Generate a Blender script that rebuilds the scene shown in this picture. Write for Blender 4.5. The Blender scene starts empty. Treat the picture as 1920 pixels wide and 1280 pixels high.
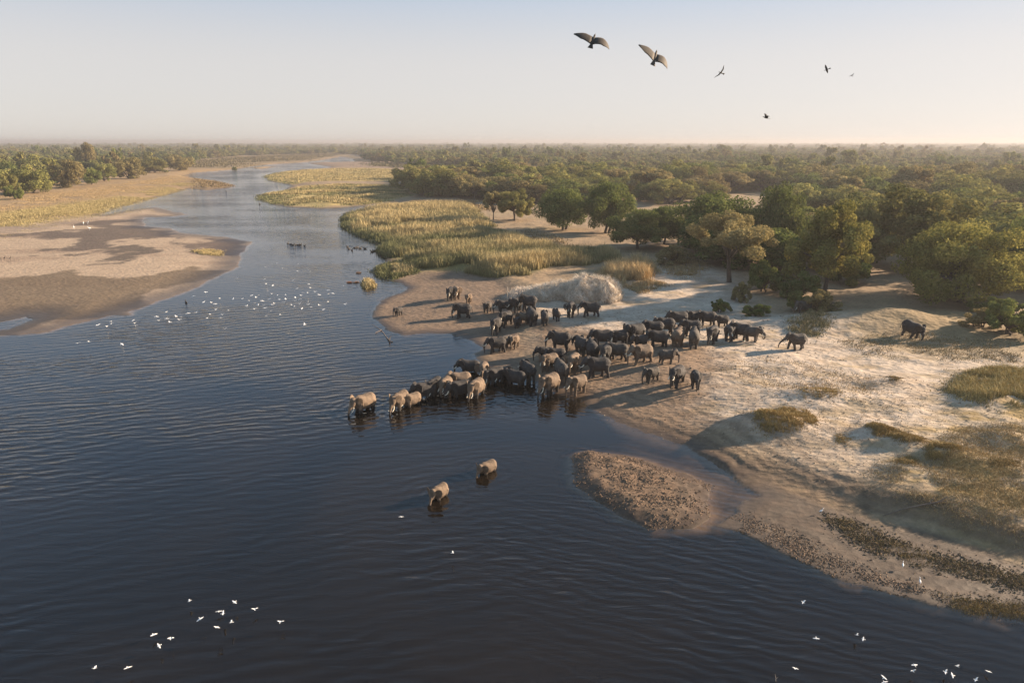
# River bend with a herd of elephants, seen from a drone 24 m up.  Blender 4.5, self-contained.
import bpy, bmesh, math, random
import numpy as np
from mathutils import Vector, Matrix

scene = bpy.context.scene
COL = scene.collection
R = math.radians
random.seed(7)

# ---------------------------------------------------------------- camera, sky, sun, exposure
CAM_H = 24.0
PITCH = math.atan((640 - 266) / 1280.0)
cam_data = bpy.data.cameras.new('camera')
cam_data.sensor_width = 36.0
cam_data.lens = 24.0
cam_data.clip_start = 0.1
cam_data.clip_end = 40000
cam = bpy.data.objects.new('camera', cam_data)
cam.location = (0, 0, CAM_H)
cam.rotation_euler = (math.pi / 2 - PITCH, 0, 0)
COL.objects.link(cam)
scene.camera = cam

SUN_EL = R(17.5)
SUN_AZ = R(20.0)                      # measured from +X towards +Y
world = bpy.data.worlds.new('World')
scene.world = world
world.use_nodes = True
wn = world.node_tree.nodes
wl = world.node_tree.links
wn.clear()
sky = wn.new('ShaderNodeTexSky')
sky.sky_type = 'NISHITA'
sky.sun_disc = False
sky.sun_elevation = SUN_EL
sky.sun_rotation = math.pi / 2 - SUN_AZ
sky.altitude = 2500
sky.air_density = 1.0
sky.dust_density = 5.0
sky.ozone_density = 2.0
bg = wn.new('ShaderNodeBackground')
bg.inputs['Strength'].default_value = 0.15
wo = wn.new('ShaderNodeOutputWorld')
pale = wn.new('ShaderNodeHueSaturation')         # dry-season dust: the whole sky is pale and even
pale.inputs['Saturation'].default_value = 0.42
soft = wn.new('ShaderNodeGamma')
soft.inputs['Gamma'].default_value = 0.21
tint = wn.new('ShaderNodeMix')
tint.data_type = 'RGBA'
tint.blend_type = 'MULTIPLY'
tint.inputs[0].default_value = 1.0
hue_ = wn.new('ShaderNodeMix')
hue_.data_type = 'RGBA'
hue_.inputs[6].default_value = (1.095, 1.025, 0.98, 1)
hue_.inputs[7].default_value = (0.49, 0.78, 1.10, 1)
wl.new(hue_.outputs[2], tint.inputs[7])
wl.new(sky.outputs[0], pale.inputs['Color'])
wtc = wn.new('ShaderNodeTexCoord')
wsep = wn.new('ShaderNodeSeparateXYZ')
wmr = wn.new('ShaderNodeMapRange')               # dust lies low: the sky clears to blue with height
wmr.interpolation_type = 'SMOOTHSTEP'
for k_, v_ in (('From Min', 0.05), ('From Max', 0.34), ('To Min', 0.72), ('To Max', 0.80)):
    wmr.inputs[k_].default_value = v_
wl.new(wtc.outputs['Generated'], wsep.inputs[0])
wl.new(wsep.outputs['Z'], wmr.inputs['Value'])
wl.new(wmr.outputs[0], pale.inputs['Saturation'])
wmh = wn.new('ShaderNodeMapRange')
wmh.interpolation_type = 'SMOOTHSTEP'
wmh.inputs['From Min'].default_value = 0.09
wmh.inputs['From Max'].default_value = 0.31
wl.new(wsep.outputs['Z'], wmh.inputs['Value'])
wl.new(wmh.outputs[0], hue_.inputs[0])
wl.new(pale.outputs[0], soft.inputs['Color'])
wl.new(soft.outputs[0], tint.inputs[6])
wl.new(tint.outputs[2], bg.inputs['Color'])
wl.new(bg.outputs[0], wo.inputs['Surface'])

sun_data = bpy.data.lights.new('sun', 'SUN')
sun_data.energy = 4.8
sun_data.angle = R(1.0)
sun_data.color = (1.0, 0.79, 0.58)
sun = bpy.data.objects.new('sun', sun_data)
sdir = Vector((math.cos(SUN_AZ) * math.cos(SUN_EL), math.sin(SUN_AZ) * math.cos(SUN_EL), math.sin(SUN_EL)))
sun.rotation_euler = sdir.to_track_quat('Z', 'Y').to_euler()
sun.location = (200, 60, 80)
COL.objects.link(sun)

vs = scene.view_settings
vs.view_transform = 'Standard'
vs.look = 'None'
vs.gamma = 1.0
vs.exposure = 1.80
vs.use_curve_mapping = False
scene.render.film_transparent = False
scene.cycles.use_denoising = True
scene.cycles.max_bounces = 6
scene.cycles.diffuse_bounces = 2
scene.cycles.glossy_bounces = 3
scene.cycles.transmission_bounces = 4
scene.cycles.transparent_max_bounces = 8
scene.cycles.volume_bounces = 0

# ---------------------------------------------------------------- survey helpers
CP, SP = math.cos(PITCH), math.sin(PITCH)


def G(u, v, z=0.0):
    """Place on the level z that a sight line of the aerial survey meets (metres)."""
    a, b = (u - 960) / 1280.0, (640 - v) / 1280.0
    dz = -SP + b * CP
    t = (z - CAM_H) / dz
    return (a * t, (CP + b * SP) * t)


def poly(pts, z=0.0):
    return np.array([p[1:] if p[0] == 'w' else G(p[0], p[1], z) for p in pts], dtype=np.float64)


def _hash(ix, iy, seed):
    h = (ix.astype(np.int64) * 374761393 + iy.astype(np.int64) * 668265263 + seed * 974634777) & 0x7fffffff
    h = ((h ^ (h >> 13)) * 1274126177) & 0x7fffffff
    return ((h ^ (h >> 16)) & 0xffff) / 65535.0


def vnoise(x, y, seed=0):
    ix, iy = np.floor(x), np.floor(y)
    fx, fy = x - ix, y - iy
    fx, fy = fx * fx * (3 - 2 * fx), fy * fy * (3 - 2 * fy)
    a, b = _hash(ix, iy, seed), _hash(ix + 1, iy, seed)
    c, d = _hash(ix, iy + 1, seed), _hash(ix + 1, iy + 1, seed)
    return (a + (b - a) * fx) * (1 - fy) + (c + (d - c) * fx) * fy


def fbm(x, y, seed=0, octv=4):
    s, amp, tot = 0.0, 1.0, 0.0
    for k in range(octv):
        s = s + amp * (vnoise(x, y, seed + k * 17) - 0.5)
        tot += amp
        amp *= 0.5
        x, y = x * 2.03 + 3.1, y * 2.03 + 7.7
    return s / tot * 2.0            # about -1 .. 1


def sst(x, a, b):
    t = np.clip((x - a) / (b - a), 0, 1)
    return t * t * (3 - 2 * t)


def sdp(x, y, P, margin=25.0):
    """Signed distance (inside positive), clipped outside the box round the polygon."""
    out = np.full(x.shape, -float(margin))
    lo, hi = P.min(0) - margin, P.max(0) + margin
    m = (x > lo[0]) & (x < hi[0]) & (y > lo[1]) & (y < hi[1])
    if not m.any():
        return out
    px, py = x[m], y[m]
    d2 = np.full(px.shape, 1e12)
    ins = np.zeros(px.shape, bool)
    n = len(P)
    for i in range(n):
        ax, ay = P[i]
        bx, by = P[(i + 1) % n]
        ex, ey = bx - ax, by - ay
        L = ex * ex + ey * ey + 1e-9
        t = np.clip(((px - ax) * ex + (py - ay) * ey) / L, 0, 1)
        dx, dy = px - ax - t * ex, py - ay - t * ey
        np.minimum(d2, dx * dx + dy * dy, out=d2)
        c = (ay > py) != (by > py)
        if c.any():
            with np.errstate(divide='ignore', invalid='ignore'):
                xi = ax + (py - ay) / (by - ay if by != ay else 1e-9) * ex
            ins ^= c & (px < xi)
    d = np.sqrt(d2)
    out[m] = np.where(ins, d, np.maximum(-d, -margin))
    return out


def inside(x, y, P):
    return sdp(np.asarray(x, float), np.asarray(y, float), P) > 0


# ---------------------------------------------------------------- the lie of the land
RIVER = poly([
    ('w', -95, 6), (-700, 790), (-220, 655), (0, 630), (33, 629), (83, 623), (150, 606), (205, 592), (245, 590), (240, 584), (283, 570),
    (350, 547), (400, 523), (443, 500), (452, 487), (452, 472), (465, 461), (470, 453), (423, 444), (333, 436), (320, 428),
    (277, 425), (268, 417), (273, 408), (317, 407), (353, 402), (320, 395), (293, 388), (250, 393), (190, 403),
    (200, 393), (267, 378), (320, 364), (353, 354), (358, 355), (383, 357), (430, 353), (442, 347), (400, 338), (357, 333),
    (353, 329), (367, 324), (443, 318), (470, 313), (500, 309), (567, 305), (600, 301), (640, 294), (662, 298), (663, 304),
    (603, 305), (572, 306), (600, 310), (622, 314), (593, 317), (543, 320), (510, 325), (493, 331), (503, 340), (542, 347),
    (545, 350), (530, 358), (500, 363), (480, 366), (482, 376), (510, 385), (543, 389), (600, 392), (640, 391), (700, 384),
    (735, 380), (700, 389), (650, 397), (640, 403), (637, 411), (640, 426), (660, 439), (690, 451), (707, 458), (705, 468),
    (720, 478), (725, 493), (700, 502), (692, 512), (707, 521), (740, 527), (765, 538), (757, 548), (730, 556), (712, 565),
    (700, 578), (703, 598), (722, 618), (757, 628), (800, 624), (850, 625), (885, 638), (905, 654), (890, 663), (905, 682),
    (935, 702), (985, 709), (1012, 718), (1040, 738), (1085, 746), (1110, 766), (1160, 790), (1230, 818), (1290, 840),
    (1340, 868), (1395, 905), (1432, 928), (1395, 940), (1378, 965), (1345, 985), (1390, 1000), (1470, 1040), (1560, 1080),
    (1650, 1105), (1760, 1140), (1850, 1157), (1925, 1163), (2300, 1230), ('w', 60, 20), ('w', 60, 6)])
ISLAND = poly([(1070, 850), (1100, 842), (1150, 850), (1220, 868), (1290, 892), (1335, 910), (1332, 940), (1325, 975),
               (1290, 990), (1220, 992), (1160, 970), (1110, 935), (1072, 908), (1064, 880)])
ISLET = poly([(676, 530), (690, 525), (704, 530), (702, 538), (690, 541), (680, 540)])
MUDSPOT = poly([(470, 314.5), (495, 312.5), (522, 313), (500, 316), (478, 317)])
POOL = poly([(-60, 612), (20, 598), (50, 592), (58, 598), (35, 608), (15, 616), (-40, 624)], 0.1)
FLATS = poly([(1385, 925), (1440, 908), (1544, 946), (1636, 974), (1727, 997), (1819, 1029), (1920, 1061), (2500, 1230),
              (2400, 1330), (1925, 1180), (1850, 1165), (1650, 1115), (1470, 1050), (1340, 990), (1370, 950)], 0.1)
CHANNEL = poly([(1120, 775), (1180, 795), (1300, 840), (1400, 900), (1450, 930), (1390, 960), (1350, 990), (1330, 1000), (1240, 1004), (1280, 985), (1335, 960), (1340, 905), (1280, 885), (1200, 858), (1140, 835)])
SANDBAR = poly([(-500, 470), (-200, 432), (0, 420), (190, 402), (293, 386), (360, 401), (485, 450), (455, 505), (283, 575),
                (150, 612), (0, 635), (-500, 740)], 0.1)
SPIT = poly([(690, 560), (720, 530), (765, 515), (850, 508), (930, 520), (975, 545), (985, 600), (1000, 640), (1010, 700),
             (1060, 735), (1120, 770), (900, 720), (890, 650), (760, 640), (695, 610)], 0.3)
REEDS = {
    'far_spit': poly([(495, 331), (512, 325), (600, 319), (700, 318), (785, 323), (770, 343), (700, 343), (600, 343), (548, 347), (505, 339)]),
    'middle_spit': poly([(482, 367), (530, 359), (560, 353), (650, 349), (757, 352), (775, 372), (735, 378), (690, 384), (600, 390), (545, 387), (512, 383), (485, 375)]),
    'upper_bed': poly([(639, 411), (650, 400), (720, 392), (800, 386), (880, 388), (900, 402), (930, 432), (870, 438), (780, 452), (708, 456), (662, 437), (642, 425)], 0.3),
    'middle_bed': poly([(708, 468), (730, 452), (780, 452), (870, 438), (950, 440), (1000, 462), (900, 470), (760, 488), (722, 478)], 0.4),
    'front_bed': poly([(728, 494), (760, 488), (870, 468), (980, 462), (1060, 480), (1150, 478), (1160, 492), (1100, 502), (1030, 506), (985, 522), (930, 524), (870, 512), (770, 506)], 0.5),
}
MOUNDS = [  # u, v (foot), radius x, radius y, height
    (1450, 800, 3.4, 2.0, 1.15), (1395, 792, 2.4, 1.6, 0.7), (1530, 748, 4.0, 1.8, 0.55), (1690, 838, 2.6, 1.2, 0.55),
    (1770, 862, 2.2, 1.3, 0.8), (1640, 815, 1.7, 1.0, 0.55), (1860, 760, 5.0, 3.0, 0.7), (1660, 722, 3.0, 1.2, 0.45),
    (1560, 610, 9.0, 4.0, 1.2), (1690, 605, 7.0, 4.0, 1.6), (1690, 880, 1.6, 0.9, 0.35), (1860, 880, 2.4, 1.5, 0.5),
    (1470, 690, 5.0, 2.0, 0.4), (1900, 830, 2.5, 1.6, 0.5), (1230, 655, 6.0, 2.5, 0.25), (1080, 552, 7.0, 5.0, 1.0)]
MOUNDS = [(*G(u, v, 1.0), a, b, h) for u, v, a, b, h in MOUNDS]


def land_sd(x, y):
    dist = np.hypot(x, y)
    wob = fbm(x / 5.0, y / 5.0, 3, 4) * np.clip(0.25 + dist * 0.004, 0.25, 2.2) + 0.32 * fbm(x / 1.1, y / 1.1, 8, 3)
    sd = -sdp(x, y, RIVER, 60.0)
    sd = np.maximum(sd, sdp(x, y, ISLAND))
    sd = np.maximum(sd, sdp(x, y, ISLET))
    sd = np.maximum(sd, sdp(x, y, MUDSPOT))
    sd = np.minimum(sd, -sdp(x, y, POOL))
    return sd + wob * np.where(np.abs(sd) < 20, 1, 0.0)


def height(x, y, parts=False):
    x = np.asarray(x, float)
    y = np.asarray(y, float)
    sd = land_sd(x, y)
    s_flat = sdp(x, y, FLATS)
    s_bar = sdp(x, y, SANDBAR, 40)
    s_isl = sdp(x, y, ISLAND)
    s_spit = sdp(x, y, SPIT)
    main = 0.10 * sst(sd, 0, 1.0) + 1.0 * sst(sd, 0.4, 15.0) + 0.12 * sst(s_flat, -7, -1.5)
    low = 0.07 * sst(sd, 0, 0.8) + 0.30 * sst(sd, 0.5, 14.0)
    flat = 0.05 + 0.05 * fbm(x / 2.3, y / 1.4, 41, 3) + 0.03 * sst(sd, 0, 2)
    near_r = np.where((x > 3) & (y < 75), 1.0, 0.0) * (1 - sst(s_flat, -3, 0))
    wv = fbm(x / 3.0, y / 3.0, 33, 3)
    main = main + near_r * (0.13 * sst(sd + 0.5 * wv, 1.5, 2.0) + 0.016 * np.sin(sd * 5.0 + 5 * wv) * sst(sd, 0.3, 1.0) * (1 - sst(sd, 5, 8)))
    main = main + 0.14 * sst(s_flat + 0.8 * wv, -3.2, -4.2) * sst(s_flat, -12, -4) * np.where(x > 8, 1, 0)
    dune = sst(sd, 3.0, 14.0)
    main = main + dune * (0.24 * fbm(x / 7.0, y / 4.0, 11, 4) + 0.17 * fbm(x / 1.7, y / 1.1, 21, 4))
    for mx, my, ra, rb, hh in MOUNDS:
        e = ((x - mx) / ra) ** 2 + ((y - my) / rb) ** 2
        near = e < 9
        if np.any(near):
            main = main + np.where(near, hh * np.exp(-e * 1.1), 0)
    w_low = np.maximum(sst(s_bar, -6, 3), 0.75 * sst(s_spit, -2, 3))
    w_flat = sst(s_flat, -3.2, 0.2)
    h = main * (1 - w_low) + (low + 0.04 * fbm(x / 3, y / 3, 5, 3) * sst(sd, 1, 4)) * w_low
    h = h * (1 - w_flat) + flat * w_flat
    isl = 0.10 * sst(sd, 0, 0.5) + 0.32 * sst(s_isl, 0, 2.0) + 0.10 * fbm(x / 0.7, y / 0.7, 61, 3) * sst(s_isl, 0, 1.0)
    wi = sst(s_isl, -0.8, 0.2)
    h = h * (1 - wi) + isl * wi
    h = np.where(sd > 0, np.maximum(h, 0.012 + 0.02 * np.minimum(sd, 1)), -np.minimum(1.6, 0.42 * (-sd)))
    chan = sdp(x, y, CHANNEL)
    shallow = np.maximum(sst(chan, -1.0, 1.2), 0.25 * sst(s_flat, -2.0, -0.2)) * np.where(sd < 0, 1, 0)
    h = np.where(sd < 0, h * (1 - 0.62 * shallow), h)
    if parts:
        return h, sd, s_flat, s_bar, s_isl, s_spit
    return h


def at(u, v, above=0.0):
    """Standing point on the modelled ground for a surveyed sight line."""
    z = 0.4
    for _ in range(7):
        x, y = G(u, v, z)
        z = max(0.0, float(height(np.array([x]), np.array([y]))[0])) + above
    return Vector((x, y, z))


def at_many(uv):
    uv = np.asarray(uv, float)
    z = np.full(len(uv), 0.4)
    a, b = (uv[:, 0] - 960) / 1280.0, (640 - uv[:, 1]) / 1280.0
    for _ in range(6):
        t = (z - CAM_H) / (-SP + b * CP)
        x, y = a * t, (CP + b * SP) * t
        z = np.maximum(0, height(x, y))
    return np.stack([x, y, z], 1)


# ---------------------------------------------------------------- materials
def new_mat(name):
    m = bpy.data.materials.new(name)
    m.use_nodes = True
    nt = m.node_tree
    nt.nodes.clear()
    out = nt.nodes.new('ShaderNodeOutputMaterial')
    return m, nt, out


def N(nt, typ, **kw):
    n = nt.nodes.new(typ)
    for k, v in kw.items():
        if k.startswith('_'):
            n.inputs[k[1:].replace('_', ' ')].default_value = v
        else:
            setattr(n, k, v)
    return n


def mixc(nt, fac, a, b, mode='MIX'):
    n = nt.nodes.new('ShaderNodeMix')
    n.data_type = 'RGBA'
    n.blend_type = mode
    for sock, val in ((n.inputs[0], fac), (n.inputs[6], a), (n.inputs[7], b)):
        if hasattr(val, 'links'):
            nt.links.new(val, sock)
        else:
            sock.default_value = val if not isinstance(val, tuple) else (*val, 1.0)[:4]
    return n.outputs[2]


def ramp(nt, src, stops):
    n = nt.nodes.new('ShaderNodeValToRGB')
    els = n.color_ramp.elements
    while len(els) < len(stops):
        els.new(0.5)
    for e, (p, c) in zip(els, stops):
        e.position = p
        e.color = (*c, 1.0) if not isinstance(c, float) else (c, c, c, 1)
    nt.links.new(src, n.inputs[0])
    return n.outputs[0]


def plain_mat(name, col, rough=0.8, noise=0.25, scale=6.0, bump=0.0, attr=None, coord='Object'):
    m, nt, out = new_mat(name)
    b = N(nt, 'ShaderNodeBsdfPrincipled', _Roughness=rough)
    b.inputs['Specular IOR Level'].default_value = 0.3
    tc = N(nt, 'ShaderNodeTexCoord')
    nz = N(nt, 'ShaderNodeTexNoise', _Scale=scale, _Detail=4.0)
    nt.links.new(tc.outputs[coord], nz.inputs['Vector'])
    base = (*col, 1)
    if attr:
        a = N(nt, 'ShaderNodeAttribute', attribute_name=attr)
        base = a.outputs['Color']
    v = ramp(nt, nz.outputs['Fac'], [(0.25, 1.0 - noise), (0.75, 1.0 + noise)])
    c = mixc(nt, 1.0, base, v, 'MULTIPLY')
    nt.links.new(c, b.inputs['Base Color'])
    if bump:
        bp = N(nt, 'ShaderNodeBump', _Strength=bump, _Distance=0.05)
        nt.links.new(nz.outputs['Fac'], bp.inputs['Height'])
        nt.links.new(bp.outputs[0], b.inputs['Normal'])
    nt.links.new(b.outputs[0], out.inputs['Surface'])
    return m


def ground_material():
    m, nt, out = new_mat('bank_sand_and_soil')
    b = N(nt, 'ShaderNodeBsdfPrincipled')
    at_ = N(nt, 'ShaderNodeAttribute', attribute_name='soil')
    wet = N(nt, 'ShaderNodeAttribute', attribute_name='wet')
    geo = N(nt, 'ShaderNodeNewGeometry')
    n1 = N(nt, 'ShaderNodeTexNoise', _Scale=2.6, _Detail=6.0, _Roughness=0.65)
    n2 = N(nt, 'ShaderNodeTexNoise', _Scale=0.45, _Detail=4.0)
    n3 = N(nt, 'ShaderNodeTexVoronoi', _Scale=1.7, _Randomness=1.0)
    mp = N(nt, 'ShaderNodeMapping')
    mp.inputs['Scale'].default_value = (0.7, 1.3, 1)
    for n in (n1, n2):
        nt.links.new(geo.outputs['Position'], n.inputs['Vector'])
    nt.links.new(geo.outputs['Position'], mp.inputs['Vector'])
    nt.links.new(mp.outputs[0], n3.inputs['Vector'])
    f1 = ramp(nt, n1.outputs['Fac'], [(0.25, 0.72), (0.75, 1.26)])
    f2 = ramp(nt, n2.outputs['Fac'], [(0.3, 0.86), (0.7, 1.12)])
    c = mixc(nt, 1.0, at_.outputs['Color'], f1, 'MULTIPLY')
    c = mixc(nt, 1.0, c, f2, 'MULTIPLY')
    nt.links.new(c, b.inputs['Base Color'])
    rr = N(nt, 'ShaderNodeMapRange', _To_Min=0.95, _To_Max=0.42)
    nt.links.new(wet.outputs['Fac'], rr.inputs['Value'])
    nt.links.new(rr.outputs[0], b.inputs['Roughness'])
    b.inputs['Specular IOR Level'].default_value = 0.25
    bp = N(nt, 'ShaderNodeBump', _Strength=0.55, _Distance=0.10)
    bp2 = N(nt, 'ShaderNodeBump', _Strength=0.5, _Distance=0.14)
    nt.links.new(n1.outputs['Fac'], bp.inputs['Height'])
    nt.links.new(n3.outputs['Distance'], bp2.inputs['Height'])
    inv = N(nt, 'ShaderNodeMapRange', _To_Min=0.6, _To_Max=0.12)
    nt.links.new(wet.outputs['Fac'], inv.inputs['Value'])
    nt.links.new(inv.outputs[0], bp.inputs['Strength'])
    nt.links.new(inv.outputs[0], bp2.inputs['Strength'])
    nt.links.new(bp.outputs[0], bp2.inputs['Normal'])
    nt.links.new(bp2.outputs[0], b.inputs['Normal'])
    nt.links.new(b.outputs[0], out.inputs['Surface'])
    return m


def water_material():
    m, nt, out = new_mat('river_water')
    geo = N(nt, 'ShaderNodeNewGeometry')
    dep = N(nt, 'ShaderNodeAttribute', attribute_name='depth')
    ruf = N(nt, 'ShaderNodeAttribute', attribute_name='ruffle')

    def wave(rot, sx, sy, detail, dist):
        mp = N(nt, 'ShaderNodeMapping')
        mp.inputs['Rotation'].default_value = (0, 0, R(rot))
        mp.inputs['Scale'].default_value = (sx, sy, 1)
        nt.links.new(geo.outputs['Position'], mp.inputs['Vector'])
        nz = N(nt, 'ShaderNodeTexNoise', _Scale=1.0, _Detail=detail, _Roughness=0.5, _Distortion=dist)
        nt.links.new(mp.outputs[0], nz.inputs['Vector'])
        return nz.outputs['Fac']

    def swell(rot, length, dist, dscale):
        mp = N(nt, 'ShaderNodeMapping')
        mp.inputs['Rotation'].default_value = (0, 0, R(rot))
        nt.links.new(geo.outputs['Position'], mp.inputs['Vector'])
        wv = N(nt, 'ShaderNodeTexWave', _Scale=0.314 / length, _Distortion=dist, _Detail=2.0)
        wv.wave_type = 'BANDS'
        wv.bands_direction = 'Y'
        wv.wave_profile = 'SIN'
        wv.inputs['Detail Scale'].default_value = dscale
        nt.links.new(mp.outputs[0], wv.inputs['Vector'])
        return wv.outputs['Fac']

    def madd(x, k, y=None):
        q = N(nt, 'ShaderNodeMath', operation='MULTIPLY_ADD')
        nt.links.new(x, q.inputs[0])
        if hasattr(k, 'links'):
            nt.links.new(k, q.inputs[1])
        else:
            q.inputs[1].default_value = k
        if y is None:
            q.inputs[2].default_value = 0.0
        else:
            nt.links.new(y, q.inputs[2])
        return q.outputs[0]

    lee = N(nt, 'ShaderNodeAttribute', attribute_name='lee').outputs['Fac']
    inv = madd(lee, -1.0)
    inv1 = N(nt, 'ShaderNodeMath', operation='ADD')
    nt.links.new(inv, inv1.inputs[0])
    inv1.inputs[1].default_value = 1.0
    left_train = madd(swell(-27, 1.5, 11.0, 0.45), 0.42, madd(swell(-12, 0.85, 9.0, 0.6), 0.30))
    right_train = madd(swell(30, 1.2, 11.0, 0.5), 0.45, madd(swell(18, 0.6, 9.0, 0.6), 0.36))
    fine = madd(wave(-14, 0.5, 1.9, 3.0, 0.5), 1.35)
    tot = madd(left_train, inv1.outputs[0], fine)
    tot = madd(right_train, lee, tot)
    for wu, wv_ in ((683, 768), (752, 764), (836, 738), (893, 742), (1030, 740), (824, 932), (914, 884)):
        rx, ry = G(wu, wv_, 0)
        ds = N(nt, 'ShaderNodeVectorMath', operation='DISTANCE')
        ds.inputs[1].default_value = (rx, ry, 0)
        nt.links.new(geo.outputs['Position'], ds.inputs[0])
        sn = N(nt, 'ShaderNodeMath', operation='SINE')
        nt.links.new(madd(ds.outputs['Value'], 7.5), sn.inputs[0])
        fo = N(nt, 'ShaderNodeMapRange', _From_Min=0.8, _From_Max=6.5, _To_Min=0.30, _To_Max=0.0)
        fo.interpolation_type = 'SMOOTHSTEP'
        nt.links.new(ds.outputs['Value'], fo.inputs['Value'])
        tot = madd(sn.outputs[0], fo.outputs[0], tot)
    bp = N(nt, 'ShaderNodeBump', _Distance=0.055)
    nt.links.new(tot, bp.inputs['Height'])
    nt.links.new(ruf.outputs['Fac'], bp.inputs['Strength'])

    fr = N(nt, 'ShaderNodeFresnel', _IOR=1.37)
    nt.links.new(bp.outputs[0], fr.inputs['Normal'])
    gl = N(nt, 'ShaderNodeBsdfGlossy', _Roughness=0.06)
    gl.inputs['Color'].default_value = (1, 1, 1, 1)
    nt.links.new(bp.outputs[0], gl.inputs['Normal'])
    silt = N(nt, 'ShaderNodeBsdfDiffuse')
    silt.inputs['Color'].default_value = (0.0075, 0.0052, 0.0034, 1)
    pl = N(nt, 'ShaderNodeTexNoise', _Scale=0.045, _Detail=4.0, _Distortion=0.8)
    nt.links.new(geo.outputs['Position'], pl.inputs['Vector'])
    nt.links.new(ramp(nt, pl.outputs['Fac'], [(0.40, (0.0055, 0.0042, 0.0032)), (0.68, (0.012, 0.008, 0.0044))]), silt.inputs['Color'])
    clear = N(nt, 'ShaderNodeBsdfTransparent')
    clear.inputs['Color'].default_value = (0.80, 0.72, 0.62, 1)
    murk = N(nt, 'ShaderNodeMapRange', _From_Min=0.0, _From_Max=0.50, _To_Min=0.02, _To_Max=1.0)
    murk.interpolation_type = 'SMOOTHSTEP'
    nt.links.new(dep.outputs['Fac'], murk.inputs['Value'])
    body = N(nt, 'ShaderNodeMixShader')
    nt.links.new(murk.outputs[0], body.inputs[0])
    nt.links.new(clear.outputs[0], body.inputs[1])
    nt.links.new(silt.outputs[0], body.inputs[2])
    top = N(nt, 'ShaderNodeMixShader')
    bk = N(nt, 'ShaderNodeMath', operation='MULTIPLY_ADD')      # light entering from above is not mirrored back from below
    bk.inputs[1].default_value = -1.0
    bk.inputs[2].default_value = 1.0
    nt.links.new(geo.outputs['Backfacing'], bk.inputs[0])
    fm = N(nt, 'ShaderNodeMath', operation='MULTIPLY')
    nt.links.new(fr.outputs[0], fm.inputs[0])
    nt.links.new(bk.outputs[0], fm.inputs[1])
    nt.links.new(fm.outputs[0], top.inputs[0])
    nt.links.new(body.outputs[0], top.inputs[1])
    nt.links.new(gl.outputs[0], top.inputs[2])
    nt.links.new(top.outputs[0], out.inputs['Surface'])
    return m


def leaf_material(name, stops, rnd=0.25, trans=0.3):
    """Foliage: colour by the leaf's own 'leaf' value, shifted a little from tree to tree."""
    m, nt, out = new_mat(name)
    at_ = N(nt, 'ShaderNodeAttribute', attribute_name='leaf')
    oi = N(nt, 'ShaderNodeObjectInfo')
    c = ramp(nt, at_.outputs['Fac'], stops)
    hs = N(nt, 'ShaderNodeHueSaturation')
    mr = N(nt, 'ShaderNodeMapRange', _To_Min=0.5 - 0.022 * rnd * 4, _To_Max=0.5 + 0.022 * rnd * 4)
    nt.links.new(oi.outputs['Random'], mr.inputs['Value'])
    nt.links.new(mr.outputs[0], hs.inputs['Hue'])
    wv = N(nt, 'ShaderNodeMath', operation='MULTIPLY')
    wv.inputs[1].default_value = 37.7
    fr = N(nt, 'ShaderNodeMath', operation='FRACT')
    nt.links.new(oi.outputs['Random'], wv.inputs[0])
    nt.links.new(wv.outputs[0], fr.inputs[0])
    mv = N(nt, 'ShaderNodeMapRange', _To_Min=1 - rnd * 1.5, _To_Max=1 + rnd * 1.3)
    nt.links.new(fr.outputs[0], mv.inputs['Value'])
    nt.links.new(mv.outputs[0], hs.inputs['Value'])
    nt.links.new(c, hs.inputs['Color'])
    d = N(nt, 'ShaderNodeBsdfDiffuse')
    t = N(nt, 'ShaderNodeBsdfTranslucent')
    nt.links.new(hs.outputs[0], d.inputs['Color'])
    nt.links.new(hs.outputs[0], t.inputs['Color'])
    mx = N(nt, 'ShaderNodeMixShader')
    mx.inputs[0].default_value = trans
    nt.links.new(d.outputs[0], mx.inputs[1])
    nt.links.new(t.outputs[0], mx.inputs[2])
    nt.links.new(mx.outputs[0], out.inputs['Surface'])
    return m


M = {}
M['ground'] = ground_material()
M['water'] = water_material()
M['leaf_olive'] = leaf_material('olive_leaves', [(0.0, (0.075, 0.08, 0.026)), (0.5, (0.175, 0.17, 0.056)), (1.0, (0.35, 0.305, 0.10))], 0.13)
M['leaf_green'] = leaf_material('green_leaves', [(0.0, (0.045, 0.062, 0.02)), (0.5, (0.105, 0.128, 0.038)), (1.0, (0.235, 0.24, 0.07))], 0.13)
M['leaf_gold'] = leaf_material('dry_tan_leaves', [(0.0, (0.11, 0.088, 0.036)), (0.5, (0.24, 0.19, 0.082)), (1.0, (0.42, 0.335, 0.155))], 0.06)
M['leaf_lime'] = leaf_material('yellow_green_leaves', [(0.0, (0.06, 0.066, 0.02)), (0.5, (0.17, 0.16, 0.044)), (1.0, (0.38, 0.32, 0.088))], 0.06)
M['leaf_brown'] = leaf_material('tan_leaves', [(0.0, (0.095, 0.08, 0.034)), (0.5, (0.19, 0.155, 0.066)), (1.0, (0.33, 0.265, 0.12))], 0.10)
M['bark'] = plain_mat('bark', (0.075, 0.058, 0.045), 0.9, 0.3, 5.0, 0.5)
M['grass'] = plain_mat('grass_blades', (0.3, 0.25, 0.1), 0.85, 0.15, 0.8, 0, attr='blade', coord='Object')
M['straw'] = plain_mat('bleached_straw', (0.6, 0.5, 0.4), 0.85, 0.2, 1.5, 0, attr='blade')
M['debris'] = plain_mat('river_debris', (0.15, 0.1, 0.06), 0.9, 0.3, 3.0, 0, attr='blade')
M['deadwood'] = plain_mat('dead_wood', (0.16, 0.12, 0.09), 0.85, 0.3, 8.0, 0.3)
M['palewood'] = plain_mat('bleached_wood', (0.42, 0.34, 0.26), 0.85, 0.25, 8.0, 0.3)
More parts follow.
